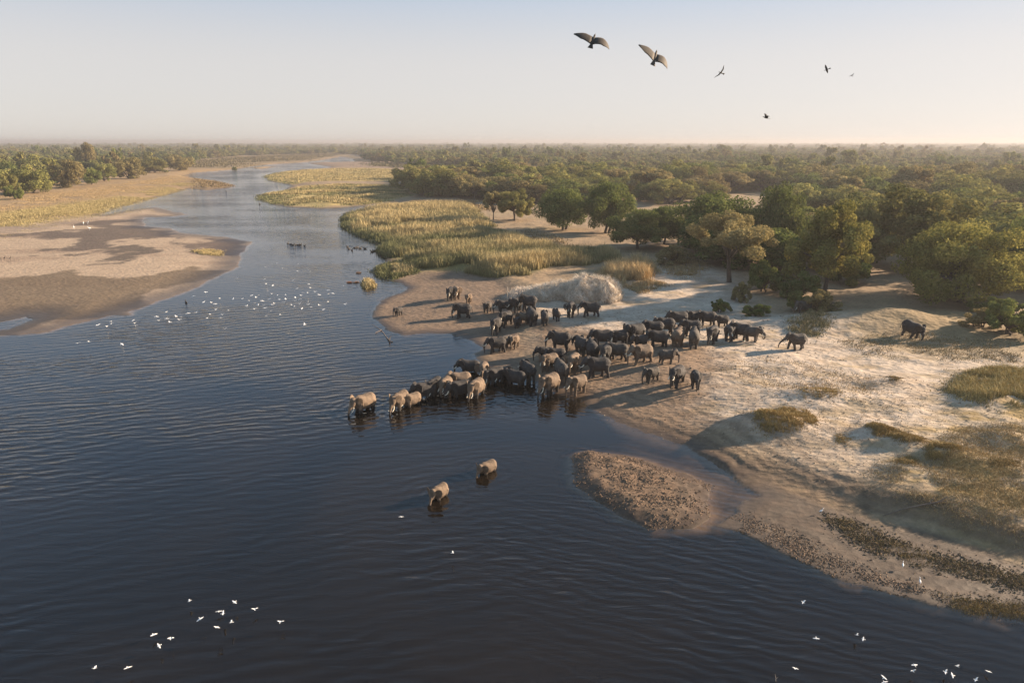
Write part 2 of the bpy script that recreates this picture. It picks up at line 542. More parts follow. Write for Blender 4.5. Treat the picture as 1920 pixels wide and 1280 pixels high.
M['whitebird'] = plain_mat('white_feathers', (0.80, 0.78, 0.74), 0.7, 0.04, 10.0)
M['darkbird'] = plain_mat('dark_feathers', (0.035, 0.03, 0.027), 0.7, 0.2, 10.0)
M['birdcol'] = plain_mat('patterned_feathers', (0.2, 0.2, 0.2), 0.75, 0.15, 14.0, 0, attr='blade')
M['ivory'] = plain_mat('ivory', (0.62, 0.55, 0.42), 0.45, 0.08, 6.0)


# ---------------------------------------------------------------- object helpers
def tag(o, label=None, cat=None, group=None, kind=None):
    if label:
        o['label'] = label
    if cat:
        o['category'] = cat
    if group:
        o['group'] = group
    if kind:
        o['kind'] = kind
    return o


def link(name, data, parent=None):
    o = bpy.data.objects.new(name, data)
    COL.objects.link(o)
    if parent is not None:
        o.parent = parent
    return o


def np_mesh(name, verts, faces, mat, smooth=False, attrs=()):
    """faces: (n,k) int array. attrs: (name, type, array) per vertex."""
    verts = np.asarray(verts, np.float32)
    faces = np.asarray(faces, np.int32)
    me = bpy.data.meshes.new(name)
    k = faces.shape[1]
    me.vertices.add(len(verts))
    me.vertices.foreach_set('co', verts.ravel())
    me.loops.add(faces.size)
    me.loops.foreach_set('vertex_index', faces.ravel())
    me.polygons.add(len(faces))
    me.polygons.foreach_set('loop_start', np.arange(0, faces.size, k, dtype=np.int32))
    me.polygons.foreach_set('loop_total', np.full(len(faces), k, np.int32))
    me.polygons.foreach_set('use_smooth', np.full(len(faces), smooth, bool))
    me.update(calc_edges=True)
    for an, at_, arr in attrs:
        a = me.attributes.new(an, at_, 'POINT')
        if at_ == 'FLOAT':
            a.data.foreach_set('value', np.asarray(arr, np.float32).ravel())
        elif at_ == 'INT':
            a.data.foreach_set('value', np.asarray(arr, np.int32).ravel())
        else:
            arr = np.asarray(arr, np.float32)
            if arr.shape[1] == 3:
                arr = np.concatenate([arr, np.ones((len(arr), 1), np.float32)], 1)
            a.data.foreach_set('color', arr.ravel())
    if mat:
        me.materials.append(mat)
    return me


# ---------------------------------------------------------------- ground sheet and river
def build_ground():
    ys = [7.0]
    while ys[-1] < 9000:
        d = ys[-1]
        ys.append(d + max(0.10, d * (0.0042 if d < 160 else 0.0075 if d < 500 else 0.016)))
    ys = np.array(ys)
    nx = 620
    s = np.linspace(-1, 1, nx)
    Y, S = np.meshgrid(ys, s, indexing='ij')
    X = S * (26 + 0.86 * Y)
    x, y = X.ravel(), Y.ravel()
    h, sd, s_flat, s_bar, s_isl, s_spit = height(x, y, True)
    dist = np.hypot(x, y)

    def C(r, g, b):
        return np.array([r, g, b])

    def lay(col, w, c):
        w = np.clip(w, 0, 1)[:, None]
        return col * (1 - w) + np.asarray(c) * w

    n1 = fbm(x / 9.0, y / 9.0, 71, 4)
    n2 = fbm(x / 2.2, y / 1.3, 81, 4)
    n3 = fbm(x / 45.0, y / 45.0, 91, 4)
    col = np.tile(C(0.24, 0.165, 0.095), (len(x), 1))                 # dry woodland floor
    col = lay(col, 0.6 * sst(n1, 0.0, 0.6), C(0.22, 0.17, 0.085))
    col = lay(col, 0.5 * sst(n3, 0.0, 0.5), C(0.28, 0.20, 0.12))

    def pm(pts, z, soft, amp=1.0):
        p = poly(pts, z)
        return sst(sdp(x, y, p, 30) + amp * (0.7 * n1 + 0.5 * n2) * soft, -soft, soft)

    # pale trampled sand of the right bank
    sand = pm([(985, 560), (1060, 545), (1180, 530), (1240, 500), (1330, 490), (1370, 520), (1420, 590), (1560, 600), (1640, 610), (1800, 640),
               (2000, 660), (2300, 700), (2400, 900), (1920, 1000), (1750, 950), (1600, 900), (1480, 840), (1350, 790), (1200, 770),
               (1110, 740), (1120, 690), (1000, 640)], 0.9, 4.0)
    col = lay(col, sand, C(0.41, 0.325, 0.245))
    col = lay(col, sand * sst(n2, -0.1, 0.5) * 0.55, C(0.27, 0.19, 0.12))
    col = lay(col, sand * sst(fbm(x / 3.5, y / 1.6, 121, 4), 0.10, 0.5) * 0.6, C(0.24, 0.17, 0.085))
    brown = pm([(985, 600), (1080, 615), (1200, 640), (1330, 660), (1370, 700), (1330, 740), (1310, 790), (1400, 860), (1560, 930), (1540, 960), (1330, 860), (1120, 780), (1020, 720)], 0.6, 2.5)
    col = lay(col, brown * 0.85, C(0.165, 0.103, 0.06))
    gdry = pm([(1620, 850), (1700, 800), (1800, 760), (2100, 760), (2300, 1000), (1920, 1020), (1780, 970), (1650, 920)], 0.9, 2.5)
    col = lay(col, gdry * (0.35 + 0.65 * sst(n2, -0.3, 0.3)), C(0.23, 0.155, 0.055))
    gdark = pm([(1560, 600), (1700, 590), (1800, 600), (1920, 610), (2100, 640), (2000, 690), (1750, 680), (1600, 650)], 0.9, 3.0)
    col = lay(col, gdark * 0.7, C(0.20, 0.14, 0.065))
    # reed ground
    for k, P in REEDS.items():
        col = lay(col, sst(sdp(x, y, P, 30) + n2, -1.5, 2.0), C(0.36, 0.265, 0.10) if 'spit' in k else C(0.17, 0.14, 0.05))
    sp = sst(s_spit + 1.5 * n1, -1.5, 2.5)
    col = lay(col, sp, C(0.17, 0.115, 0.075))
    col = lay(col, sp * sst(n2, 0.0, 0.5) * 0.6, C(0.125, 0.092, 0.066))
    # left bank: dry grass slope
    leftb = np.where((x < -0.385 * y + np.clip(y - 420, 0, 900) * 0.10) & (y > 100), 1.0, 0.0) * sst(sd, -1, 3) * (1 - sst(s_bar, -4, 2))
    col = lay(col, leftb * (0.6 + 0.4 * sst(n1, -0.4, 0.4)), C(0.27, 0.18, 0.09))
    # sandbar
    bar = sst(s_bar + 2 * n1, -3, 4)
    col = lay(col, bar, C(0.335, 0.245, 0.165))
    b2 = fbm(x / 26.0, y / 9.0, 131, 4)
    xw = x + 16 * fbm(x / 14, y / 14, 161, 4)
    yw = y + 16 * fbm(x / 9, y / 14, 171, 5)
    col = lay(col, bar * sst(b2, -0.05, 0.35) * 0.75, C(0.24, 0.165, 0.11))
    for pts, wgt, c in (
            ([(55, 452), (100, 430), (180, 420), (270, 412), (290, 430), (300, 446), (250, 448), (200, 456), (140, 466), (80, 462)], 0.9, C(0.085, 0.062, 0.048)),
            ([(95, 476), (140, 465), (200, 470), (215, 488), (180, 502), (140, 497)], 0.9, C(0.08, 0.06, 0.045)),
            ([(-300, 560), (0, 535), (60, 522), (150, 518), (220, 508), (300, 512), (390, 508), (430, 505), (300, 565), (200, 597), (0, 640), (-300, 690)], 0.85, C(0.115, 0.08, 0.048)),
            ([(365, 446), (420, 443), (480, 450), (455, 472), (410, 470), (365, 460)], 0.85, C(0.085, 0.06, 0.048)),
            ([(270, 428), (320, 432), (340, 455), (375, 463), (350, 466), (310, 452)], 0.8, C(0.08, 0.06, 0.048)),
            ([(-200, 440), (0, 425), (60, 420), (130, 418), (60, 432), (0, 440)], 0.6, C(0.2, 0.15, 0.11))):
        p = poly(pts, 0.2)
        w = sst(sdp(xw, yw, p, 40) + 4.0 * b2 + 2.2 * n2, -1.6, 1.6)
        col = lay(col, w * wgt * bar, c)
    w = pm([(350, 318), (443, 316), (500, 307), (567, 303), (605, 297), (640, 291), (640, 286), (340, 292)], 0.6, 8, 2)
    col = lay(col, w * 0.75, C(0.15, 0.11, 0.055))
    # far brown spit and mud
    w = pm([(572, 306), (610, 304), (700, 304), (800, 310), (790, 320), (700, 316), (622, 314)], 0.2, 6, 2)
    col = lay(col, w * 0.8, C(0.20, 0.14, 0.10))
    w = pm([(353, 333), (400, 337), (445, 347), (430, 354), (360, 356)], 0.1, 3, 1)
    col = lay(col, w * 0.9, C(0.17, 0.115, 0.065))
    # mud flats and island
    fl = sst(s_flat + 0.6 * n2, -0.8, 0.6)
    col = lay(col, fl, C(0.098, 0.071, 0.048))
    col = lay(col, fl * sst(fbm(x / 4.0, y / 1.2, 141, 4), 0.0, 0.4) * 0.7, C(0.075, 0.052, 0.034))
    il = sst(s_isl + 0.2 * n2, -0.5, 0.3)
    col = lay(col, il, C(0.16, 0.10, 0.06))
    col = lay(col, il * sst(fbm(x / 0.5, y / 0.4, 151, 3), 0.0, 0.4) * 0.6, C(0.13, 0.085, 0.05))
    # cut bank above the flats: soaked sand plus slope shade painted into the colour
    bd = np.exp(-((s_flat + 2.6 + 0.5 * n1) / 1.3) ** 2) * sst(sd, 0.5, 2)
    col = lay(col, bd * 0.8, C(0.11, 0.075, 0.048))
    strk = np.where((x > 3) & (y < 75), 1.0, 0.0) * sst(np.sin(sd * 4.2 + 5 * n1) + 0.7 * n2, 0.0, 0.9) * (1 - sst(sd, 5.5, 9))
    col = lay(col, strk * 0.55 * sst(sd, 0, 1), C(0.115, 0.078, 0.05))
    strk = sst(np.sin(s_flat * 3.6 + 4 * n1) + 0.8 * n2, 0.1, 0.9) * sst(s_flat, -4.5, -1.0) * np.where(s_flat < 6, 1, 0)
    col = lay(col, strk * 0.5, C(0.10, 0.068, 0.044))
    # wetness: soaked sand next to the water is darker and smoother
    width = np.where(s_bar > -2, 10.0, np.where(dist > 150, 4.0, 2.6)) * (1 + 0.5 * n1)
    wet = np.clip(1 - sd / width, 0, 1) * np.where(sd > -3, 1, 1)
    wet = np.maximum(wet, fl * 0.55)
    wet = np.where(sd < 0, 1.0, wet)
    dark = 1 - 0.58 * sst(wet, 0.05, 0.9) * np.where(sd < 0, 0.35, 1) * (1 - fl * 0.8)
    col = col * dark[:, None]
    col = np.where((sd < 0)[:, None], col * 0.4 + C(0.12, 0.092, 0.068) * 0.6, col)
    ny = len(ys)
    idx = np.arange(ny * nx).reshape(ny, nx)
    f = np.stack([idx[:-1, :-1], idx[:-1, 1:], idx[1:, 1:], idx[1:, :-1]], -1).reshape(-1, 4)
    # ground sheet only where some corner is above the deep water
    me = np_mesh('ground', np.stack([x, y, h], 1), f, M['ground'], True,
                 [('soil', 'FLOAT_COLOR', col), ('wet', 'FLOAT', wet)])
    g = link('ground', me)
    tag(g, kind='structure')

    # river surface: coarser sheet in the same outline
    sy = np.unique(np.concatenate([np.arange(0, ny, 3), [ny - 1]]))
    sy = sy[ys[sy] < 2600]
    sx = np.unique(np.concatenate([np.arange(0, nx, 3), [nx - 1]]))
    sub = idx[np.ix_(sy, sx)].ravel()
    wd = np.maximum(0, -h[sub])
    wx, wy = x[sub], y[sub]
    calm = sst(fbm(wx / 26.0 + wy / 60.0, wy / 9.0, 201, 4), -0.30, 0.30)
    shore = sst(-sd[sub], 0.0, 12.0)
    lee = sst(wx + 0.10 * wy + 3 * fbm(wx / 12, wy / 12, 211, 2), -3.0, 13.0)
    wdist = np.hypot(wx, wy)
    ruff = (1 + 1.0 * sst(wdist, 70, 260)) * (0.34 + 0.66 * calm) * (0.40 + 0.60 * shore)
    wf = np.arange(len(sub)).reshape(len(sy), len(sx))
    keep = sd[sub].reshape(len(sy), len(sx)) < 6.0
    q = np.stack([wf[:-1, :-1], wf[:-1, 1:], wf[1:, 1:], wf[1:, :-1]], -1).reshape(-1, 4)
    kq = (keep[:-1, :-1] | keep[:-1, 1:] | keep[1:, 1:] | keep[1:, :-1]).ravel()
    me = np_mesh('river', np.stack([wx, wy, np.zeros_like(wx)], 1), q[kq], M['water'], True,
                 [('depth', 'FLOAT', wd), ('ruffle', 'FLOAT', ruff * WAVE), ('lee', 'FLOAT', lee)])
    tag(link('river', me), kind='structure')


WAVE = 1.2
build_ground()


def build_haze():
    me = bpy.data.meshes.new('haze')
    bm = bmesh.new()
    bmesh.ops.create_cube(bm, size=1.0)
    for v in bm.verts:
        v.co = Vector((v.co.x * 19000, -250 + (v.co.y + 0.5) * 9700, -3.0 + (v.co.z + 0.5) * 38.0))
    bm.to_mesh(me)
    bm.free()
    m, nt, out = new_mat('haze_air')
    pv = N(nt, 'ShaderNodeVolumePrincipled', _Density=HAZE)
    pv.inputs['Color'].default_value = (0.47, 0.455, 0.46, 1)
    pv.inputs['Anisotropy'].default_value = 0.25
    nt.links.new(pv.outputs[0], out.inputs['Volume'])
    me.materials.append(m)
    o = link('haze', me)
    tag(o, kind='stuff', label='pale dusty haze lying over the river and woodland', cat='haze')


HAZE = 0.00032
build_haze()

# ---------------------------------------------------------------- trees and bushes
rng = np.random.default_rng(11)


def tubes(paths, n=6):
    V, F = [], []
    for path in paths:
        base = len(V)
        for i, (p, r) in enumerate(path):
            p = Vector(p)
            a = Vector(path[max(0, i - 1)][0])
            b = Vector(path[min(len(path) - 1, i + 1)][0])
            t = (b - a).normalized()
            u = t.cross(Vector((0.13, 0.97, 0.2)))
            if u.length < 0.05:
                u = t.cross(Vector((1, 0, 0)))
            u.normalize()
            w = t.cross(u)
            for k in range(n):
                ang = 2 * math.pi * k / n
                V.append(p + (u * math.cos(ang) + w * math.sin(ang)) * r)
        for i in range(len(path) - 1):
            for k in range(n):
                F.append((base + i * n + k, base + i * n + (k + 1) % n, base + (i + 1) * n + (k + 1) % n, base + (i + 1) * n + k))
    return np.array(V), np.array(F)


def crown_puffs(g, W, zlo, zhi, npuff, flat, open_):
    """Centres and radii of the leaf clumps of one crown."""
    P = []
    H = zhi - zlo
    while len(P) < npuff:
        d = g.normal(size=3)
        d /= np.linalg.norm(d)
        if d[2] < -0.72:
            continue
        rr = g.uniform(0.60, 0.92) if g.random() < 0.8 else g.uniform(0.1, 0.6)
        lump = 1.0 + 0.22 * math.sin(3 * math.atan2(d[1], d[0]) + W) + g.uniform(-0.26, 0.14)
        x, y = d[0] * W / 2 * rr * lump, d[1] * W / 2 * rr * lump
        z = zlo + H * (0.38 + 0.50 * d[2] * rr + g.uniform(-0.06, 0.06))
        if flat:
            z = zlo + H * (0.62 + 0.30 * max(d[2], -0.5) * rr) - 0.25 * H * (math.hypot(x, y) / (W / 2)) ** 2
        P.append((x, y, z, g.uniform(0.07, 0.165) * W * (0.72 if open_ else 1.0)))
    return np.array(P)


def crown_mesh(name, seed, W, zlo, zhi, npuff, nleaf, leaf, mat, flat=False, open_=False):
    g = np.random.default_rng(seed)
    P = crown_puffs(g, W, zlo, zhi, npuff, flat, open_)
    w = P[:, 3] ** 2
    cnt = np.maximum(4, (nleaf * w / w.sum()).astype(int))
    idx = np.repeat(np.arange(len(P)), cnt)
    n = len(idx)
    d = g.normal(size=(n, 3))
    d /= np.linalg.norm(d, axis=1)[:, None]
    rad = P[idx, 3] * (0.45 + 0.62 * g.random(n) ** 0.55)
    c = P[idx, :3] + d * rad[:, None] * np.array([1, 1, 0.72])
    c[:, 2] = np.maximum(c[:, 2], zlo * 0.55)
    nrm = d * 0.9 + g.normal(size=(n, 3)) * 0.55 + np.array([0, 0, 0.25])
    nrm /= np.linalg.norm(nrm, axis=1)[:, None]
    t = np.cross(nrm, g.normal(size=(n, 3)))
    t /= np.linalg.norm(t, axis=1)[:, None]
    b = np.cross(nrm, t)
    s = leaf * g.uniform(0.55, 1.35, n)[:, None]
    asp = g.uniform(0.55, 1.0, n)[:, None]
    V = np.stack([c + t * s, c + b * s * asp, c - t * s, c - b * s * asp], 1).reshape(-1, 3)
    F = np.arange(4 * n).reshape(n, 4)
    puffv = g.random(len(P))
    lv = np.clip(0.15 + 0.40 * puffv[idx] + 0.40 * g.random(n), 0, 1)
    return np_mesh(name, V, F, mat, False, [('leaf', 'FLOAT', np.repeat(lv, 4))]), P


def trunk_mesh(name, P, zfork, r0, seed, stems=1, limbs=9):
    g = np.random.default_rng(seed)
    paths = []
    for s in range(stems):
        off = Vector((g.uniform(-0.5, 0.5), g.uniform(-0.5, 0.5), 0)) * (1.2 if stems > 1 else 0.0)
        lean = Vector((g.uniform(-0.25, 0.25), g.uniform(-0.25, 0.25), 0)) * zfork * (1.6 if stems > 1 else 0.6)
        top = off + lean + Vector((0, 0, zfork))
        mid = off + lean * 0.4 + Vector((g.uniform(-.1, .1), g.uniform(-.1, .1), zfork * 0.5))
        paths.append([(off + Vector((0, 0, -0.4)), r0 * 1.5), (off + Vector((0, 0, 0.25)), r0 * 1.05), (mid, r0 * 0.85), (top, r0 * 0.75)])
        for i in g.choice(len(P), min(limbs, len(P)), replace=False):
            e = Vector(P[i, :3])
            m = top.lerp(e, 0.5) + Vector((g.uniform(-.4, .4), g.uniform(-.4, .4), g.uniform(0.1, 0.6)))
            paths.append([(top - Vector((0, 0, 0.15)), r0 * 0.55), (m, r0 * 0.32), (e, r0 * 0.10)])
    V, F = tubes(paths)
    return np_mesh(name, V, F, M['bark'], True)


class Kind:
    def __init__(s, name, seed, W, zlo, H, npuff, nleaf, leaf, mat, flat=False, open_=False, r0=0.3, stems=1, fork=None, limbs=14):
        s.name, s.W, s.H = name, W, H
        s.crown, P = crown_mesh(name + '_crown', seed, W, zlo, H, npuff, nleaf, leaf, M[mat], flat, open_)
        s.trunk = trunk_mesh(name + '_trunk', P, fork if fork else max(0.5, zlo * 1.15), r0, seed + 1, stems, limbs)
        s.first = None


K = {
    # close range, full leafage
    'umbrella': Kind('umbrella', 21, 15, 3.6, 12.0, 62, 25500, 0.148, 'leaf_gold', True, True, 0.40, 1, 4.2),
    'lime': Kind('lime', 22, 15, 2.6, 13.0, 81, 28900, 0.163, 'leaf_lime', False, True, 0.40, 1, 4.0),
    'wide': Kind('wide', 23, 21, 0.9, 13.0, 128, 44200, 0.163, 'leaf_lime', False, True, 0.42, 3, 3.4),
    'green': Kind('green', 24, 12, 1.2, 11.0, 74, 25500, 0.155, 'leaf_green', False, False, 0.35, 1, 3.0),
    'dark': Kind('dark', 25, 13, 1.0, 10.0, 81, 25500, 0.163, 'leaf_green', False, False, 0.35, 2, 2.6),
    'olive': Kind('olive', 26, 13, 1.6, 11.0, 74, 25500, 0.163, 'leaf_olive', False, True, 0.36, 1, 3.2),
    'bush': Kind('bush', 27, 6, 0.1, 3.6, 35, 10200, 0.104, 'leaf_green', False, True, 0.10, 3, 0.8),
    'drybush': Kind('drybush', 28, 6, 0.1, 3.4, 32, 7140, 0.096, 'leaf_brown', False, True, 0.10, 4, 0.8),
    # middle range
    'm_olive': Kind('m_olive', 31, 12, 0.25, 10.5, 58, 10000, 0.22, 'leaf_olive', False, False, 0.3, 1),
    'm_olive2': Kind('m_olive2', 32, 14, 0.25, 11.0, 70, 10000, 0.22, 'leaf_olive', False, True, 0.3, 1),
    'm_green': Kind('m_green', 33, 12, 0.25, 10.0, 58, 10000, 0.22, 'leaf_green', False, False, 0.3, 1),
    'm_brown': Kind('m_brown', 34, 12, 0.25, 10.0, 55, 10000, 0.22, 'leaf_brown', False, False, 0.3, 1),
    'm_gold': Kind('m_gold', 35, 12, 2.0, 10.0, 55, 10000, 0.22, 'leaf_gold', True, True, 0.3, 1),
}


def plant(kind, pos, w, h, rz, name, label, cat, group=None):
    k = K[kind]
    r = link(name, None)
    r.location = (pos[0], pos[1], pos[2] - 0.1)
    r.rotation_euler = (0, 0, rz)
    r.scale = (w / k.W, w / k.W, h / k.H)
    link('trunk', k.trunk, r)
    c = link('crown', k.crown, r)
    if k.first is None:
        k.first = c
    tag(r, label, cat, group)
    return r


def mpp(pos):
    return (pos[1] * CP + (CAM_H - pos[2]) * SP) / 1280.0


def survey_tree(kind, u, v, wpx, hpx, name, label, cat='tree', group=None, rz=None):
    p = at(u, v)
    m = mpp(p)
    plant(kind, p, wpx * m, hpx * m * 1.03, rng.uniform(0, 6.28) if rz is None else rz, name, label, cat, group)
    TAKEN.append((p.x, p.y, wpx * m * 0.42))


TAKEN = []
survey_tree('umbrella', 1367, 529, 165, 132, 'umbrella_tree', 'pale tan umbrella-topped tree on a bare trunk at the edge of the sand')
survey_tree('lime', 1545, 556, 165, 186, 'acacia_tree', 'tall olive-gold tree with a layered crown right behind the dark thicket on the sand')
survey_tree('wide', 1795, 566, 245, 162, 'spreading_tree', 'broad yellow-green spreading tree, the widest of the wood, near the right frame edge')
survey_tree('dark', 1450, 486, 105, 150, 'evergreen_tree', 'dark green tall rounded tree behind the umbrella-topped tan tree', rz=1.0)
survey_tree('dark', 1335, 474, 165, 120, 'evergreen_tree', 'wide dark green tree mass behind and left of the umbrella-topped tan tree', rz=2.0)
survey_tree('green', 1195, 466, 110, 78, 'leafy_tree', 'low bright green tree beside the bare path above the reed bed', rz=0.5)
survey_tree('green', 1245, 458, 80, 75, 'leafy_tree', 'bright yellow-green round tree just behind the low tree by the path', rz=2.5)
survey_tree('dark', 1137, 437, 96, 104, 'evergreen_tree', 'dark open-crowned tree with a clear trunk standing in the sandy clearing', rz=4.0)
survey_tree('dark', 1058, 431, 104, 84, 'evergreen_tree', 'dense dark tree touching the ground left of the clearing tree', rz=5.0)
survey_tree('olive', 965, 414, 74, 62, 'olive_tree', 'dark olive tree above the end of the upper reed bed')
survey_tree('olive', 1700, 506, 205, 165, 'olive_tree', 'large brownish olive tree looming behind the broad yellow-green tree', rz=3.0)
survey_tree('dark', 1925, 548, 110, 160, 'evergreen_tree', 'dark green tree cut by the right frame edge behind the low palm scrub', rz=0.2)
survey_tree('olive', 1600, 470, 130, 110, 'olive_tree', 'olive crown between the dark tall tree and the large brownish tree', rz=1.4)
survey_tree('m_gold', 925, 412, 48, 56, 'bare_tree', 'thin greyish half-bare tree in front of the dark wood', rz=1.4)
survey_tree('bush', 1432, 548, 85, 66, 'thicket_bush', 'dark rounded bush between the umbrella tree trunk and the gold tree', 'bush')
survey_tree('bush', 1500, 560, 85, 58, 'thicket_bush', 'dark green bush below the layered olive-gold tree', 'bush', rz=2.2)
survey_tree('bush', 1590, 530, 100, 60, 'thicket_bush', 'wide dark green bush at the foot of the gold tree, on its far right side', 'bush', rz=4.0)
survey_tree('drybush', 1540, 587, 88, 50, 'thorn_bush', 'grey-brown thorn bush with visible stems in front of the gold tree', 'bush')
survey_tree('bush', 1497, 582, 62, 40, 'thicket_bush', 'dark scrubby bush beside the thorn bush, on the sand', 'bush', rz=0.8)
survey_tree('drybush', 1388, 566, 42, 44, 'thorn_bush', 'small brown thorn bush just right of the umbrella tree trunk', 'bush', rz=1.0)
survey_tree('bush', 1350, 586, 40, 30, 'low_bush', 'small round green bush on the sand above the crowded herd', 'bush', rz=1.7)
survey_tree('bush', 1418, 592, 56, 26, 'low_bush', 'flat green bush on the sand right of the small round one', 'bush', rz=3.1)
survey_tree('bush', 1890, 628, 104, 74, 'palm_scrub', 'dark scrubby bush at the right frame edge above the grass patch', 'bush', rz=0.3)
survey_tree('drybush', 1835, 612, 80, 42, 'thorn_bush', 'low dry bush left of the dark scrub at the right frame edge', 'bush', rz=2.0)
survey_tree('bush', 1850, 585, 70, 34, 'low_bush', 'low shaded bush under the edge of the broad yellow-green tree', 'bush', rz=2.6)
survey_tree('drybush', 1265, 494, 90, 40, 'dry_shrub', 'pale dry tan shrub between the green trees and the umbrella tree', 'bush', rz=0.1)
survey_tree('drybush', 1765, 560, 70, 40, 'dry_shrub', 'tan dry shrub in the gap under the broad yellow-green tree', 'bush', rz=0.9)
for u, v, w, h, kd, lab in (
        (63, 362, 70, 54, 'm_olive', 'big round olive tree nearest to the left grassy bank'),
        (132, 352, 60, 56, 'm_brown', 'brownish round tree second along the left grassy bank'),
        (172, 346, 34, 36, 'm_green', 'small dark green tree between two larger brown trees on the left bank'),
        (196, 340, 48, 42, 'm_olive2', 'olive tree in the middle of the left bank wood'),
        (241, 335, 58, 42, 'm_brown', 'wide brown-olive tree overhanging the left bank slope'),
        (290, 324, 50, 30, 'm_olive', 'low olive tree near the far end of the left bank wood'),
        (337, 320, 48, 32, 'm_brown', 'orange-brown tree at the far end of the left bank wood'),
        (14, 366, 52, 52, 'm_olive2', 'olive tree cut by the left frame edge'),
        (166, 322, 36, 58, 'm_brown', 'tall russet tree standing above the left bank wood'),
        (10, 345, 56, 50, 'm_green', 'dark tree behind the one cut by the left frame edge'),
        (70, 336, 70, 46, 'm_olive', 'broad crown behind the big round olive tree on the left bank'),
        (122, 326, 56, 36, 'm_olive2', 'crown behind the brownish tree on the left bank'),
        (210, 322, 46, 30, 'm_green', 'dark crown beside the tall russet tree')):
    survey_tree(kd, u, v, w, h, 'bank_tree', lab)
survey_tree('bush', 28, 374, 36, 28, 'round_bush', 'low bright green round bush on the slope by the left frame edge', 'bush', rz=1)
survey_tree('m_green', 440, 320, 10, 9, 'shore_bush', 'tiny dark bush on the far left shore at the river bend', 'bush', rz=1)

FOREST = poly([(-900, 560), (-300, 405), (0, 366), (60, 352), (140, 345), (170, 336), (240, 328), (280, 320), (355, 313), (362, 303), (420, 297),
               (450, 292), (640, 289), (672, 290), (690, 302), (795, 313), (800, 322), (775, 335), (757, 356), (785, 371), (900, 377),
               (918, 408), (1000, 424), (1090, 431), (1130, 415), (1165, 440), (1180, 458), (1300, 462), (1340, 492), (1420, 530), (1500, 545), (1600, 515),
               (1650, 500), (1690, 520), (1800, 525), (1850, 540), (1920, 545), (2300, 590), (2600, 600), ('w', 9000, 5000), ('w', 5000, 6400), ('w', -5000, 6400),
               ('w', -9000, 4000)], 1.0)


def forest_points():
    pts = []
    y = 95.0
    g = np.random.default_rng(5)
    while y < 6200:
        s = 10.8 if y < 420 else 11.5 if y < 1000 else 11.5 * (y / 1000) ** 0.7
        half = 30 + 0.88 * y
        nx = int(2 * half / s)
        x = -half + (np.arange(nx) + g.uniform(0.05, 0.95, nx)) * s
        yy = y + g.uniform(-0.45, 0.45, nx) * s
        pts.append(np.stack([x, yy], 1))
        y += s
    p = np.concatenate(pts)
    sd = sdp(p[:, 0], p[:, 1], FOREST, 30)
    thin = fbm(p[:, 0] / 60, p[:, 1] / 60, 301, 3)
    keep = (sd > 2) & (thin > -0.15)
    keep &= g.random(len(p)) < 0.93
    p = p[keep]
    for tx, ty, tr in TAKEN:
        p = p[np.hypot(p[:, 0] - tx, p[:, 1] - ty) > tr + 2.2]
    return p


fp = forest_points()
fg = np.random.default_rng(17)
fh = height(fp[:, 0], fp[:, 1])
inview = np.abs(fp[:, 0]) < 0.775 * (fp[:, 1] * CP + 23 * SP) + 6
order = np.argsort(np.where(inview, np.hypot(fp[:, 0], fp[:, 1]), 1e9))
N_SOLO = 250
solo = order[:N_SOLO]
rest = np.setdiff1d(np.arange(len(fp)), solo)
patch = fbm(fp[:, 0] / 90, fp[:, 1] / 90, 311, 3)
SOLO_KINDS = ['m_olive', 'm_olive2', 'm_green', 'm_olive', 'm_brown', 'm_green', 'm_gold', 'm_olive2']
TEXT = {'m_olive': 'olive green round-topped tree packed among its neighbours in the wood',
        'm_olive2': 'loose-crowned olive tree packed among its neighbours in the wood',
        'm_green': 'dark green round-topped tree packed among its neighbours in the wood',
        'm_brown': 'brownish round-topped tree packed among its neighbours in the wood',
        'm_gold': 'tan flat-topped tree packed among its neighbours in the wood'}
for i in solo:
    kd = SOLO_KINDS[fg.integers(len(SOLO_KINDS))]
    side = 'left' if fp[i, 0] < -0.36 * fp[i, 1] else 'right'
    w = fg.uniform(12.0, 23.0)
    h = (3.5 + 0.42 * w) * fg.uniform(0.85, 1.2) * (1.12 if patch[i] > 0.2 else 0.95)
    plant(kd, (fp[i, 0], fp[i, 1], fh[i]), w, h, fg.uniform(0, 6.28), 'woodland_tree',
          TEXT[kd] + (' beyond the left bank' if side == 'left' else ' of the right bank'), 'tree',
          '%s trees of the %s bank wood' % (kd.strip('m_2'), side))

# the rest of the wood, out to the horizon: one mass
FARK = []
for nm, sd_, mat in (('olive', 41, 'leaf_olive'), ('green', 42, 'leaf_green'), ('brown', 43, 'leaf_brown'), ('open', 44, 'leaf_olive')):
    FARK.append(crown_mesh('far_' + nm, sd_, 12, 0.5, 10.0, 22, 2200, 0.42, M[mat])[0])


